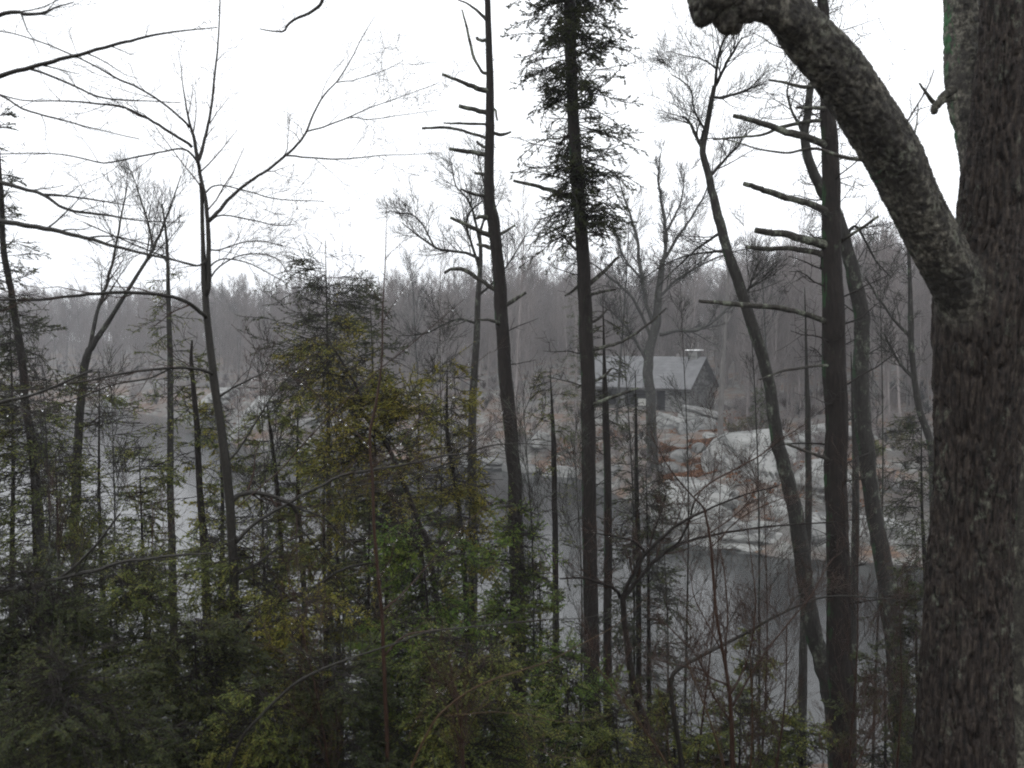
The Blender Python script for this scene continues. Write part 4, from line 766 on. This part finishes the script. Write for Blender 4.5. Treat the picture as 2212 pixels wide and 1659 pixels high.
tree('overhanging_branches', 'bare tree beyond the left edge whose thin branches sweep across the sky', 'tree', 5.6,
  [(-160,-150,14),(-155,200,18),(-150,500,22),(-150,900,26),(-150,1500,30)], 'beech', sides=24,
  limbs=[(0., (-150,230,8),(-60,185,6),(0,164,5),(60,146,4.6),(120,132,4.2),(170,118,4),(240,98,3.4),(290,86,3),(330,76,2.4),(380,68,1.8),(470,60,1)), (.1, (60,148,2.5),(110,164,2.4),(160,185,2.2),(210,208,2),(260,216,1.8),(320,218,1.3),(390,222,1)),
         (0., (-150,330,8),(-70,375,6),(0,393,4.6),(60,410,3.8),(95,421,3.6),(130,446,3.2),(170,458,3),(220,463,2.6),(300,476,1.6),(400,480,1)), (0., (-150,440,9),(-70,468,7),(0,477,5.5),(60,487,5.2),(100,494,5),(150,506,4.4),(190,515,4),(240,530,3.4),(300,545,3),(350,556,2.4),(430,575,1.4)),
         (.1, (95,420,2.2),(150,424,2),(220,434,1.6),(280,444,1)), (.2, (190,514,2),(240,510,1.6),(290,520,1.4),(360,538,1)), (0., (-150,120,6),(-60,60,5),(0,32,4.5),(35,25,4),(60,32,3.5),(95,27,3),(120,16,2),(160,4,1)), (0., (-150,900,8),(-60,905,6),(0,870,4),(80,850,3),(200,800,2)),
         (0., (-150,1330,10),(-60,1290,8),(0,1278,6),(80,1262,5),(150,1245,4.5),(210,1232,4),(260,1215,3.6),(330,1206,3.2),(400,1198,2.6),(460,1195,1.6)), (0., (-60,1300,5),(40,1275,4),(120,1255,3.5),(200,1185,3),(260,1110,2)), (0., (-150,140,5),(0,205,2.4),(50,235,2),(130,258,1.8),(220,282,1.2),(300,300,.9))],
  twig=dict(lv=[(6, .2, .5), (4, .08, .22)], rmin=.0011, up=0.05, ang=(.4, .9), tmin=.3, bend=.02), drops=0)
tree('hanging_branch', 'dark crooked branch tip hanging into the sky at the top, left of centre', 'branch', 6.2, [(720,-60,4),(697,0,3.6),(688,14,3.4),(665,30,3),(640,40,2.8),(620,55,2.6),(612,68,2),(580,66,1.4),(560,62,1)], 'grey', ext=False, sides=10, twig=dict(lv=[(10, .05, .2), (3, .04, .1)], trunk=1, rmin=.0011))

# mid left trees
tree('forked_sapling', 'forked bare tree left of the arching young tree, stems spreading upward', 'tree', 14,
  [(268,640,4),(233,697,5),(205,738,6),(186,775,8),(178,840,8),(170,930,9),(166,1000,9),(165,1077,10),(160,1150,9),(166,1240,10),(176,1370,11)], 'grey', sides=24,
  limbs=[((268,640,4),(304,583,3.6),(330,540,3.2),(352,490,2.6),(378,420,1.6),(390,380,1)), ((193,752,4.5),(211,672,4),(229,619,3.4),(248,545,2.8),(262,470,2),(275,400,1)), ((330,540,2.6),(320,480,2),(300,420,1.4),(285,370,1)), ((168,1060,4),(140,1030,2),(100,1000,1.5))],
  twig=dict(lv=[(11, .4, 1.2), (7, .2, .6), (4, .1, .3)], rmin=.0022, up=.2, jit=.08, ang=(.35, .8)))
tree('hemlock_sapling', 'slim hemlock with sparse green boughs between the forked tree and the arching tree', 'hemlock', 14,
  [(350,440,1.5),(358,500,2.5),(362,560,3.5),(365,683,5),(368,790,6),(368,900,6.5),(368,1050,7),(372,1200,8)], 'grey', sides=20,
  twig=dict(lv=[(16, .4, 1.2), (5, .2, .5)], trunk=.5, rmin=.003, up=.3, ang=(.5, .9)), fol=dict(top=.3, bot=.95, n=44, L=(.35, 1.1), mat='needle', lat=10, latL=.26, lf=8, l=.055, w=.009, droop=-.12))
tree('hemlock_sapling', 'thin hemlock stem immediately left of the arching young tree', 'hemlock', 9,
  [(415,735,2),(413,780,4),(418,840,5),(424,900,6),(427,970,6.5),(433,1077,7),(438,1150,8),(446,1300,9)], 'hemlock', sides=20,
  fol=dict(top=.1, bot=1, n=40, L=(.2, .6), mat='needle', lat=10, latL=.2, lf=9, l=.045, w=.007, droop=-.1), twig=dict(lv=[(12, .3, .7), (4, .15, .3)], trunk=.8, rmin=.002, up=.1, ang=(.8, 1.3)))
tree('hemlock_tree', 'hemlock cut by the left edge, dark clumped boughs against the sky', 'hemlock', 12,
  [(-12,200,2),(-6,300,3.5),(2,420,5),(8,540,6),(21,612,6.5),(32,683,7),(47,773,8),(54,862,8),(68,952,9),(79,1059,10),(86,1180,11)], 'hemlock', sides=24,
  fol=dict(top=.05, bot=.95, n=110, L=(.25, 1.0), mat='needle_dark', lat=12, latL=.26, lf=11, l=.05, w=.008, droop=-.05))

# the hemlock understorey, each its own sapling
def sap(label, tx, ty, bx, by, D, wpx, mat='needle', n=60, top=0., bot=.92, h0=.5, h1=6, drop=-.08, name='hemlock_sapling', lat=14, lf=12, l=None, w=None, bark_='hemlock', mid=None):
    s = D/F; l = l or .0045*D+.012; w = w or max(.0032, .00085*D)
    pts = [(tx, ty, h0)] + (mid or [((tx+bx)/2+rng.uniform(-8, 8), (ty+by)/2, (h0+h1)/2)]) + [(bx, by, h1)]
    return tree(name, label, 'hemlock', D, pts, bark_, group='hemlock saplings of the near bank', sides=14,
        twig=dict(lv=[(14, wpx*s*.4, wpx*s*1.2), (6, .12, .4), (4, .06, .2)], trunk=.95, rmin=.0006+.0002*D, up=0, ang=(1.1, 1.9), bend=-.01, taper=.5),
        fol=dict(top=top, bot=bot, n=int(n*(.95 if D < 7 else .84)), L=(.42*wpx*s, 1.15*wpx*s), mat=mat, lat=lat+1, latL=max(.18, wpx*s*.42), lf=int(lf*(1.5 if D < 7.5 else 1.15)), l=l, w=w, droop=drop, pw=.45))
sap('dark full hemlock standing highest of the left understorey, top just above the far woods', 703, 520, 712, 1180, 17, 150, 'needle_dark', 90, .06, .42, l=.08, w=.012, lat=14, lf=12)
sap('olive yellow hemlock with a leaning stem in the left centre, brightest of the understorey', 690, 700, 925, 1180, 8, 190, 'needle_olive', 85, 0, .85, h1=6, lat=16, lf=13, mid=[(769,834,3),(783,891,3.5),(826,945,4.5),(855,1002,5)])
sap('second olive hemlock, low and right in front of the crooked grey tree', 966, 780, 1005, 1260, 9, 130, 'needle_olive', 55, .02, .9, h1=6, mid=[(966,934,4),(980,1023,4.5),(990,1090,5)])
sap('bright green hemlock below the olive ones, left of the stubby pine base', 905, 1110, 960, 1660, 6.6, 200, 'needle_bright', 90, 0, .8, lat=16, lf=14)
sap('fresh green hemlock hiding the foot of the stubby pine trunk', 1110, 1090, 1120, 1620, 8, 130, 'needle_bright', 80, 0, .85)
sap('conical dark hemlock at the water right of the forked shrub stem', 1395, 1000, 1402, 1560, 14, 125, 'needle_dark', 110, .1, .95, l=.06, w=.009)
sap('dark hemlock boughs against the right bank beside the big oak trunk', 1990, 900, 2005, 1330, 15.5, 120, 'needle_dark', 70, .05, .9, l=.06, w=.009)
sap('shaded hemlock at far left below the edge hemlock', 60, 830, 85, 1420, 9.5, 170, 'needle', 95, 0, .9)
sap('grey green hemlock behind the forked bare tree base', 215, 800, 225, 1350, 12, 150, 'needle', 70, 0, .85, l=.055)
sap('low hemlock between the forked tree and the arching tree base', 300, 960, 320, 1500, 10, 140, 'needle', 55, 0, .9)
sap('straight dark stemmed hemlock right of the arching tree', 575, 860, 615, 1560, 9.5, 110, 'needle', 34, 0, .8, h1=7, mid=[(588,960,4),(604,1120,5),(611,1300,6)])
sap('hemlock with thin upright stem under the olive hemlock', 722, 960, 732, 1500, 11, 120, 'needle', 40, 0, .8, h1=7)
sap('dark hemlock with bare lower stem left of the red stemmed sapling', 838, 1010, 842, 1420, 12, 110, 'needle_dark', 50, 0, .7, h1=8)
sap('greenish hemlock low in front of the arching tree base', 545, 1180, 560, 1700, 6.5, 190, 'needle', 85, 0, .8)
sap('olive tinged hemlock in the lower left centre', 655, 1270, 640, 1760, 6, 180, 'needle_olive', 50, 0, .7)
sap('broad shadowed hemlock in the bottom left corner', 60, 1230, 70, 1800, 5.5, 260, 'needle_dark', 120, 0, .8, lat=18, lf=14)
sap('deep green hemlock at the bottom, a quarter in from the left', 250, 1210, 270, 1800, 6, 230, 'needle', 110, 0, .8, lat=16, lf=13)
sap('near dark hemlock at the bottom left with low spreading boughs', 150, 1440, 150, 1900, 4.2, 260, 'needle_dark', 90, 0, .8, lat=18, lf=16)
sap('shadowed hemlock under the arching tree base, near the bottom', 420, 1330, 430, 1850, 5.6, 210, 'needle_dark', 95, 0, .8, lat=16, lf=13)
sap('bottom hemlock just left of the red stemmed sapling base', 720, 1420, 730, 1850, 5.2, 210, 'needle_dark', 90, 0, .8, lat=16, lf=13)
sap('wide green hemlock at the bottom centre', 1010, 1380, 1015, 1850, 5.4, 240, 'needle', 110, 0, .8, lat=16, lf=13)
sap('mossy green hemlock at the foot of the foliage-topped hemlock', 1225, 1420, 1230, 1800, 7, 170, 'needle_bright', 80, 0, .8)
sap('low green hemlock at the bottom right of the centre', 1330, 1540, 1340, 1850, 6.5, 180, 'needle', 70, 0, .85)
sap('small hemlock under the diagonal shrub branch at right', 1460, 1500, 1470, 1800, 8, 130, 'needle', 60, 0, .85)
sap('tiny slim hemlock standing before the dark water at right', 1628, 1330, 1634, 1800, 9, 90, 'needle', 34, .08, .9, h1=3.5)
sap('low hemlock left of the leaning tree base at the bottom right', 1600, 1520, 1600, 1850, 7.5, 150, 'needle', 70, 0, .85)
sap('low hemlock between the dead-limbed trunk and the leaning tree base', 1725, 1540, 1730, 1850, 7.5, 130, 'needle', 60, 0, .85)
sap('dim hemlock at the bottom between the dead-limbed trunk and the oak', 1910, 1430, 1900, 1850, 8.5, 120, 'needle_dark', 60, 0, .85)
sap('dark sprig of hemlock overhanging the water left of the oak base', 1975, 1230, 1985, 1700, 10, 90, 'needle_dark', 50, 0, .85)
for a in [
 ('feathery green hemlock beside the arching tree, just right of its trunk', 560, 1000, 570, 1500, 8.5, 120, 'needle', 48),
 ('yellow green hemlock between the arching tree and the olive hemlock', 700, 960, 705, 1420, 10, 110, 'needle_olive', 60),
 ('dense green hemlock low in the left centre behind the thin shrub twigs', 480, 1120, 470, 1640, 7.5, 150, 'needle', 60),
 ('green hemlock filling the gap under the olive hemlock', 800, 1060, 805, 1560, 8.5, 140, 'needle', 50),
 ('olive hemlock crown just left of the stubby pine', 1010, 1010, 1025, 1520, 10, 110, 'needle_olive', 50),
 ('loose green hemlock right of the stubby pine base', 1165, 1210, 1170, 1640, 9, 100, 'needle', 55),
 ('hemlock at far left with sparse boughs over the water', 120, 980, 135, 1500, 9, 150, 'needle', 70),
 ('leftmost tall thin hemlock reaching above the lake', 20, 640, 25, 1300, 13, 120, 'needle_dark', 60),
 ('small olive hemlock in front of the far shore slab', 470, 860, 480, 1250, 13, 90, 'needle_olive', 40),
 ('ragged hemlock left of the dark full hemlock', 645, 800, 655, 1250, 15, 60, 'needle', 60),
 ('ragged dark hemlock right of the dark full hemlock', 800, 640, 812, 1250, 16, 110, 'needle_dark', 60),
 ('thin green hemlock behind the second olive hemlock', 905, 860, 915, 1350, 12, 110, 'needle', 50),
 ('bright green hemlock at the bottom left of the stubby pine', 860, 1330, 870, 1800, 6, 170, 'needle_bright', 70),
 ('low bright hemlock under the arching tree, second from the bottom left corner', 560, 1480, 560, 1850, 5, 170, 'needle', 70)]:
    sap(*a)
# thin leafless shrubs and saplings
tree('red_stemmed_sapling', 'thin red brown sapling with paired branches rising through the centre left', 'sapling', 5,
  [(836,440,.6),(834,500,.8),(832,576,1.2),(828,640,1.5),(826,700,1.8),(825,773,2),(814,862,2.6),(800,930,3),(800,980,3),(805,1041,3.2),(808,1134,3.4),(814,1208,3.6),(824,1316,3.8),(829,1423,4.2),(833,1530,4.6),(838,1660,5)], 'red', sides=14, amp=.03,
  limbs=[(.3, (806,1010,1.4),(860,960,1.2),(900,910,1.1),(940,860,1),(980,820,.9),(1060,760,.6)), (-.2, (800,965,1.5),(760,925,1.2),(720,890,1.2),(676,844,1.1),(620,805,1),(560,760,.7),(500,700,.5)), (-.3, (510,1100,1.2),(599,1020,1.4),(650,965,1.4),(694,916,1.4),(740,873,1.3),(800,815,1.2),(880,751,1),(940,700,.8),(1005,644,.5)),
         (.2, (828,1320,2.6),(860,1290,1.8),(900,1250,1.4),(950,1190,1.2),(1020,1120,1),(1090,1060,.6)), (.2, (829,1420,2.6),(870,1375,2),(930,1362,1.8),(1010,1355,1.6),(1080,1348,1.3),(1180,1340,1)), (-.1, (826,1310,1.6),(820,1250,1.3),(838,1220,1.1),(852,1180,.8)),
         (.2, (826,700,1),(860,640,.8),(900,590,.6),(930,540,.4)), (-.2, (827,660,1),(790,610,.7),(750,570,.5),(700,545,.4)), (.1, (832,560,.7),(860,530,.5),(890,510,.4))],
  twig=dict(lv=[(5, .15, .4), (4, .06, .2)], rmin=.0009, up=.05, ang=(.5, 1.0), tmin=.25), drops=90)
tree('diagonal_shrub', 'grey branch sweeping up from the bottom through the left centre foliage', 'shrub', 4.8,
  [(1330,1320,0.62),(1260,1335,0.93),(1180,1338,1.2),(1080,1348,1.5),(1000,1356,1.7),(920,1366,1.9),(860,1388,2),(800,1408,2.2),(740,1428,2.5),(690,1448,2.7),(640,1475,3.1),(600,1510,3.4),(560,1550,3.7),(520,1600,4),(480,1700,4.3)], 'beech', sides=16, amp=.04,
  limbs=[(0., (690,1450,1.5),(670,1420,1.2),(640,1390,0.99),(625,1350,0.74)), (0., (860,1386,0.99),(845,1350,1.1),(838,1345,0.99)), (.1, (545,1568,1.2),(600,1620,0.99),(660,1665,0.81))], twig=dict(lv=[(7, .12, .4), (4, .05, .2)], rmin=.0009, up=.05, ang=(.5, 1.)), twm='red', drops=16)
tree('tan_shrub', 'tan branch curving up from the bottom centre to the right', 'shrub', 4.4,
  [(1400,1290,0.5),(1330,1350,0.72),(1250,1395,1.1),(1180,1430,1.3),(1120,1450,1.6),(1060,1470,1.8),(1010,1495,1.9),(970,1525,2.2),(940,1555,2.4),(905,1620,2.6),(880,1680,2.9)], 'orange', sides=14, amp=.04,
  limbs=[(0., (960,1546,1.2),(1010,1542,1.1),(1070,1538,0.96),(1140,1545,0.84),(1230,1560,0.66),(1320,1545,0.5)), (0., (1110,1545,0.84),(1140,1590,0.72),(1190,1630,0.72),(1280,1640,0.6)), (0., (880,1600,0.96),(905,1545,0.72),(960,1490,0.6),(1010,1440,0.5))], twig=dict(lv=[(6, .1, .35), (4, .05, .18)], rmin=.0009, ang=(.5, 1.)), drops=14)
tree('forked_shrub', 'dark forked small tree at lower right with wide arching branches over the inlet', 'sapling', 7.2,
  [(1345,1288,6),(1347,1320,6),(1352,1370,6.5),(1362,1440,7.5),(1372,1500,8),(1392,1560,9),(1412,1620,10),(1430,1700,11)], 'hemlock', sides=24,
  limbs=[(.2, (1347,1290,5.5),(1362,1270,5.5),(1385,1245,5),(1410,1215,4.6),(1440,1190,4.2),(1480,1172,3.6),(1530,1158,3),(1600,1145,2.4),(1690,1135,2),(1790,1128,1.5),(1880,1120,1)), (-.2, (1345,1290,5),(1352,1270,4.5),(1372,1235,4.2),(1395,1195,4),(1430,1160,3.8),(1470,1130,3.2),(1520,1105,2.4),(1590,1075,1.8),(1680,1050,1.2)),
         (-.4, (1340,1290,4),(1325,1270,3.4),(1300,1262,2.8),(1260,1248,2.2),(1210,1250,1.6)), (.2, (1400,1232,3),(1402,1190,2.4),(1412,1150,2),(1430,1100,1.6),(1440,1060,1.2)), (0., (1440,1190,2.6),(1470,1165,2.8),(1490,1120,2.4),(1500,1080,1.8)), (-.3, (1395,1198,3),(1370,1170,2.4),(1330,1160,2),(1280,1150,1.4))],
  twig=dict(lv=[(9, .18, .55), (5, .08, .28), (3, .05, .14)], rmin=.0014, up=.05, ang=(.45, 1.)), twm='red', drops=14)
tree('red_stemmed_shrub', 'reddish upright shrub fanning out before the shoreline rocks at right', 'shrub', 6,
  [(1520,1095,2.4),(1532,1150,2.6),(1538,1200,2.8),(1542,1260,3),(1548,1330,3.2),(1560,1400,3.6),(1572,1470,4),(1580,1560,5),(1582,1660,6)], 'red', sides=14, amp=.03,
  limbs=[(-.3, (1522,1100,2.2),(1490,1065,1.8),(1460,1030,1.5),(1430,985,1.2),(1405,930,.8)), (.3, (1500,1072,1.8),(1540,1040,2),(1580,1018,2),(1640,985,1.8),(1670,962,1.6),(1740,915,1)), (.2, (1536,1150,1.6),(1580,1120,1.6),(1615,1085,1.4),(1640,1040,1)), (0., (1540,1180,1.5),(1600,1120,1.3),(1680,1080,1),(1760,1060,.6)),
         (.2, (1572,1480,2),(1568,1400,2),(1572,1330,1.8),(1565,1240,1.6),(1555,1180,1)), (.1, (1578,1500,2.4),(1610,1440,2),(1625,1380,1.8),(1632,1300,1.6),(1625,1220,1.3),(1612,1130,1)), (-.2, (1572,1480,2.6),(1530,1460,2),(1500,1410,2),(1470,1380,1.6),(1440,1350,1.2),(1400,1330,.8)),
         (.1, (1580,1530,2.4),(1640,1430,1.8),(1700,1350,1.8),(1750,1290,1.6),(1790,1220,1.3),(1820,1190,.8)), (0., (1565,1420,1.8),(1530,1350,1.4),(1500,1290,1.1),(1490,1220,.8)), (-.2, (1578,1560,2.6),(1540,1500,2),(1520,1450,2),(1480,1440,1.4),(1400,1420,1))],
  twig=dict(lv=[(9, .14, .45), (5, .07, .22), (3, .04, .12)], rmin=.0011, up=.08, ang=(.4, .95)))
tree('low_diagonal_shrub', 'smooth dark branch crossing the lower right water diagonally', 'shrub', 6.8,
  [(1960,1300,.8),(1880,1290,1.4),(1800,1288,2),(1745,1300,2.4),(1673,1332,3),(1620,1362,3.4),(1581,1383,3.8),(1510,1419,4.2),(1470,1442,4.6),(1452,1462,5),(1450,1500,5.2),(1462,1580,5.5),(1480,1700,6.5)], 'beech', sides=16, amp=.03,
  limbs=[(.1, (1700,1318,1.6),(1720,1290,1.3),(1770,1262,1)), (.1, (1530,1410,1.6),(1560,1370,1.3),(1600,1300,1))], twig=dict(lv=[(14, .2, .55), (5, .1, .28), (3, .05, .12)], trunk=.9, rmin=.0014, up=.03, ang=(.5, 1.)), twm='red')
for k, (tx, ty, bx, by, D, mt, w_, lab) in enumerate([
    (1560, 960, 1500, 1700, 7.5, 'red', 1.3, 'fine twigged shrub veiling the shoreline rocks beside the red stemmed shrub'), (1650, 1040, 1640, 1750, 8, 'red', 1.3, 'fine reddish shrub before the waterline ledge'), (1420, 980, 1440, 1720, 8.5, 'grey', 1.2, 'fine grey twigged shrub above the forked dark tree'),
    (1240, 940, 1250, 1650, 9, 'grey', 1.2, 'fine grey shrub crossing the foliage-topped hemlock trunk'), (1130, 860, 1150, 1600, 8, 'grey', 1.2, 'fine grey shrub between the stubby pine and the next hemlock'), (950, 700, 930, 1500, 8.5, 'grey', 1.3, 'tall fine twigged shrub left of the stubby pine'),
    (1850, 1080, 1830, 1700, 7.5, 'red', 1.2, 'reddish fine shrub between the lichened trunk and the dead-limbed trunk'), (1940, 1250, 1930, 1750, 7, 'red', 1.1, 'fine shrub in shade just left of the oak base'), (240, 820, 230, 1500, 9, 'grey', 1.3, 'fine grey shrub in front of the forked bare tree'),
    (90, 760, 100, 1500, 8, 'grey', 1.3, 'fine grey shrub near the left edge over the lake'), (560, 800, 570, 1500, 8, 'grey', 1.2, 'fine grey shrub right of the arching tree trunk'), (720, 620, 740, 1500, 9, 'grey', 1.3, 'fine tall shrub in front of the dark full hemlock'),
    (1340, 640, 1370, 1500, 14, 'grey', 1.8, 'slim fine bare sapling left of the cabin'), (1470, 620, 1480, 1500, 15, 'grey', 1.6, 'slim fine bare sapling in front of the cabin roof'), (1610, 500, 1640, 1500, 15, 'grey', 1.7, 'slim fine bare sapling right of the cabin'), (1900, 560, 1890, 1500, 14, 'grey', 1.6, 'slim bare sapling right of the lichened trunk')]):
    tree('bare_sapling', lab, 'sapling', D, [(tx, ty, .5), ((tx+bx)/2+12, (ty+by)/2, 1.6), (bx, by, 2.8)], mt, group='fine leafless saplings of the near bank', sides=10, twig=dict(lv=[(12 if tx > 1380 and D < 9 else 20, .3*w_, .85*w_), (8, .2, .6), (5, .08, .26)], trunk=.85, rt=.5, rmin=.0005+.00012*D, up=.12, ang=(.3, .9), jit=.1), twm=mt)
for k, (tx, ty, bx, by, D, mt, lab) in enumerate([(1700, 1340, 1670, 1700, 6.5, 'red', 'reddish twiggy shrub left of the leaning tree base'), (1900, 1550, 1750, 1800, 5.2, 'red', 'low red shrub twig crossing the foot of the dead-limbed trunk'),
    (1480, 1420, 1590, 1760, 5.4, 'orange', 'tan stemmed shrub at the bottom right with upright stems'), (1620, 1380, 1610, 1780, 6, 'orange', 'tan shrub behind the tan upright stems at the bottom right'), (1290, 1440, 1500, 1750, 5, 'orange', 'tan sapling leaning left across the dark forked tree'),
    (650, 1350, 720, 1760, 5, 'red', 'thin red shrub at the bottom left of centre'), (980, 1480, 1000, 1760, 4.6, 'red', 'small red shrub at the bottom centre'), (330, 1100, 300, 1600, 6.5, 'red', 'thin red shrub in the shadowed lower left'), (100, 1080, 160, 1500, 7, 'grey', 'grey twiggy shrub among the left edge hemlocks')]):
    tree('bare_shrub', lab, 'shrub', D, [(tx, ty, 1), ((tx+bx)/2+10, (ty+by)/2, 2), (bx, by, 3.2)], mt, group='leafless shrubs of the near bank', sides=10, twig=dict(lv=[(11, .35, .9), (6, .15, .4), (4, .06, .2)], trunk=.85, rt=.5, rmin=.0012, up=.15, ang=(.3, .8)), twm='red')


# ---------------------------------------------------------------- haze
bm = bmesh.new(); box_bm(bm, (0, 220, 27), (3520, 700, 62)); me = bpy.data.meshes.new('haze'); bm.to_mesh(me); bm.free()
hz = bpy.data.objects.new('haze', me); C.objects.link(hz); hz['kind'] = 'stuff'
m = bpy.data.materials.new('haze_air'); m.use_nodes = True; nt = m.node_tree; nt.nodes.remove(nt.nodes['Principled BSDF'])
pv = nt.nodes.new('ShaderNodeVolumePrincipled'); pv.inputs['Color'].default_value = (.93, .95, 1, 1); pv.inputs['Density'].default_value = .00098; pv.inputs['Anisotropy'].default_value = 0.0
nt.links.new(pv.outputs[0], nt.nodes['Material Output'].inputs['Volume']); me.materials.append(m)
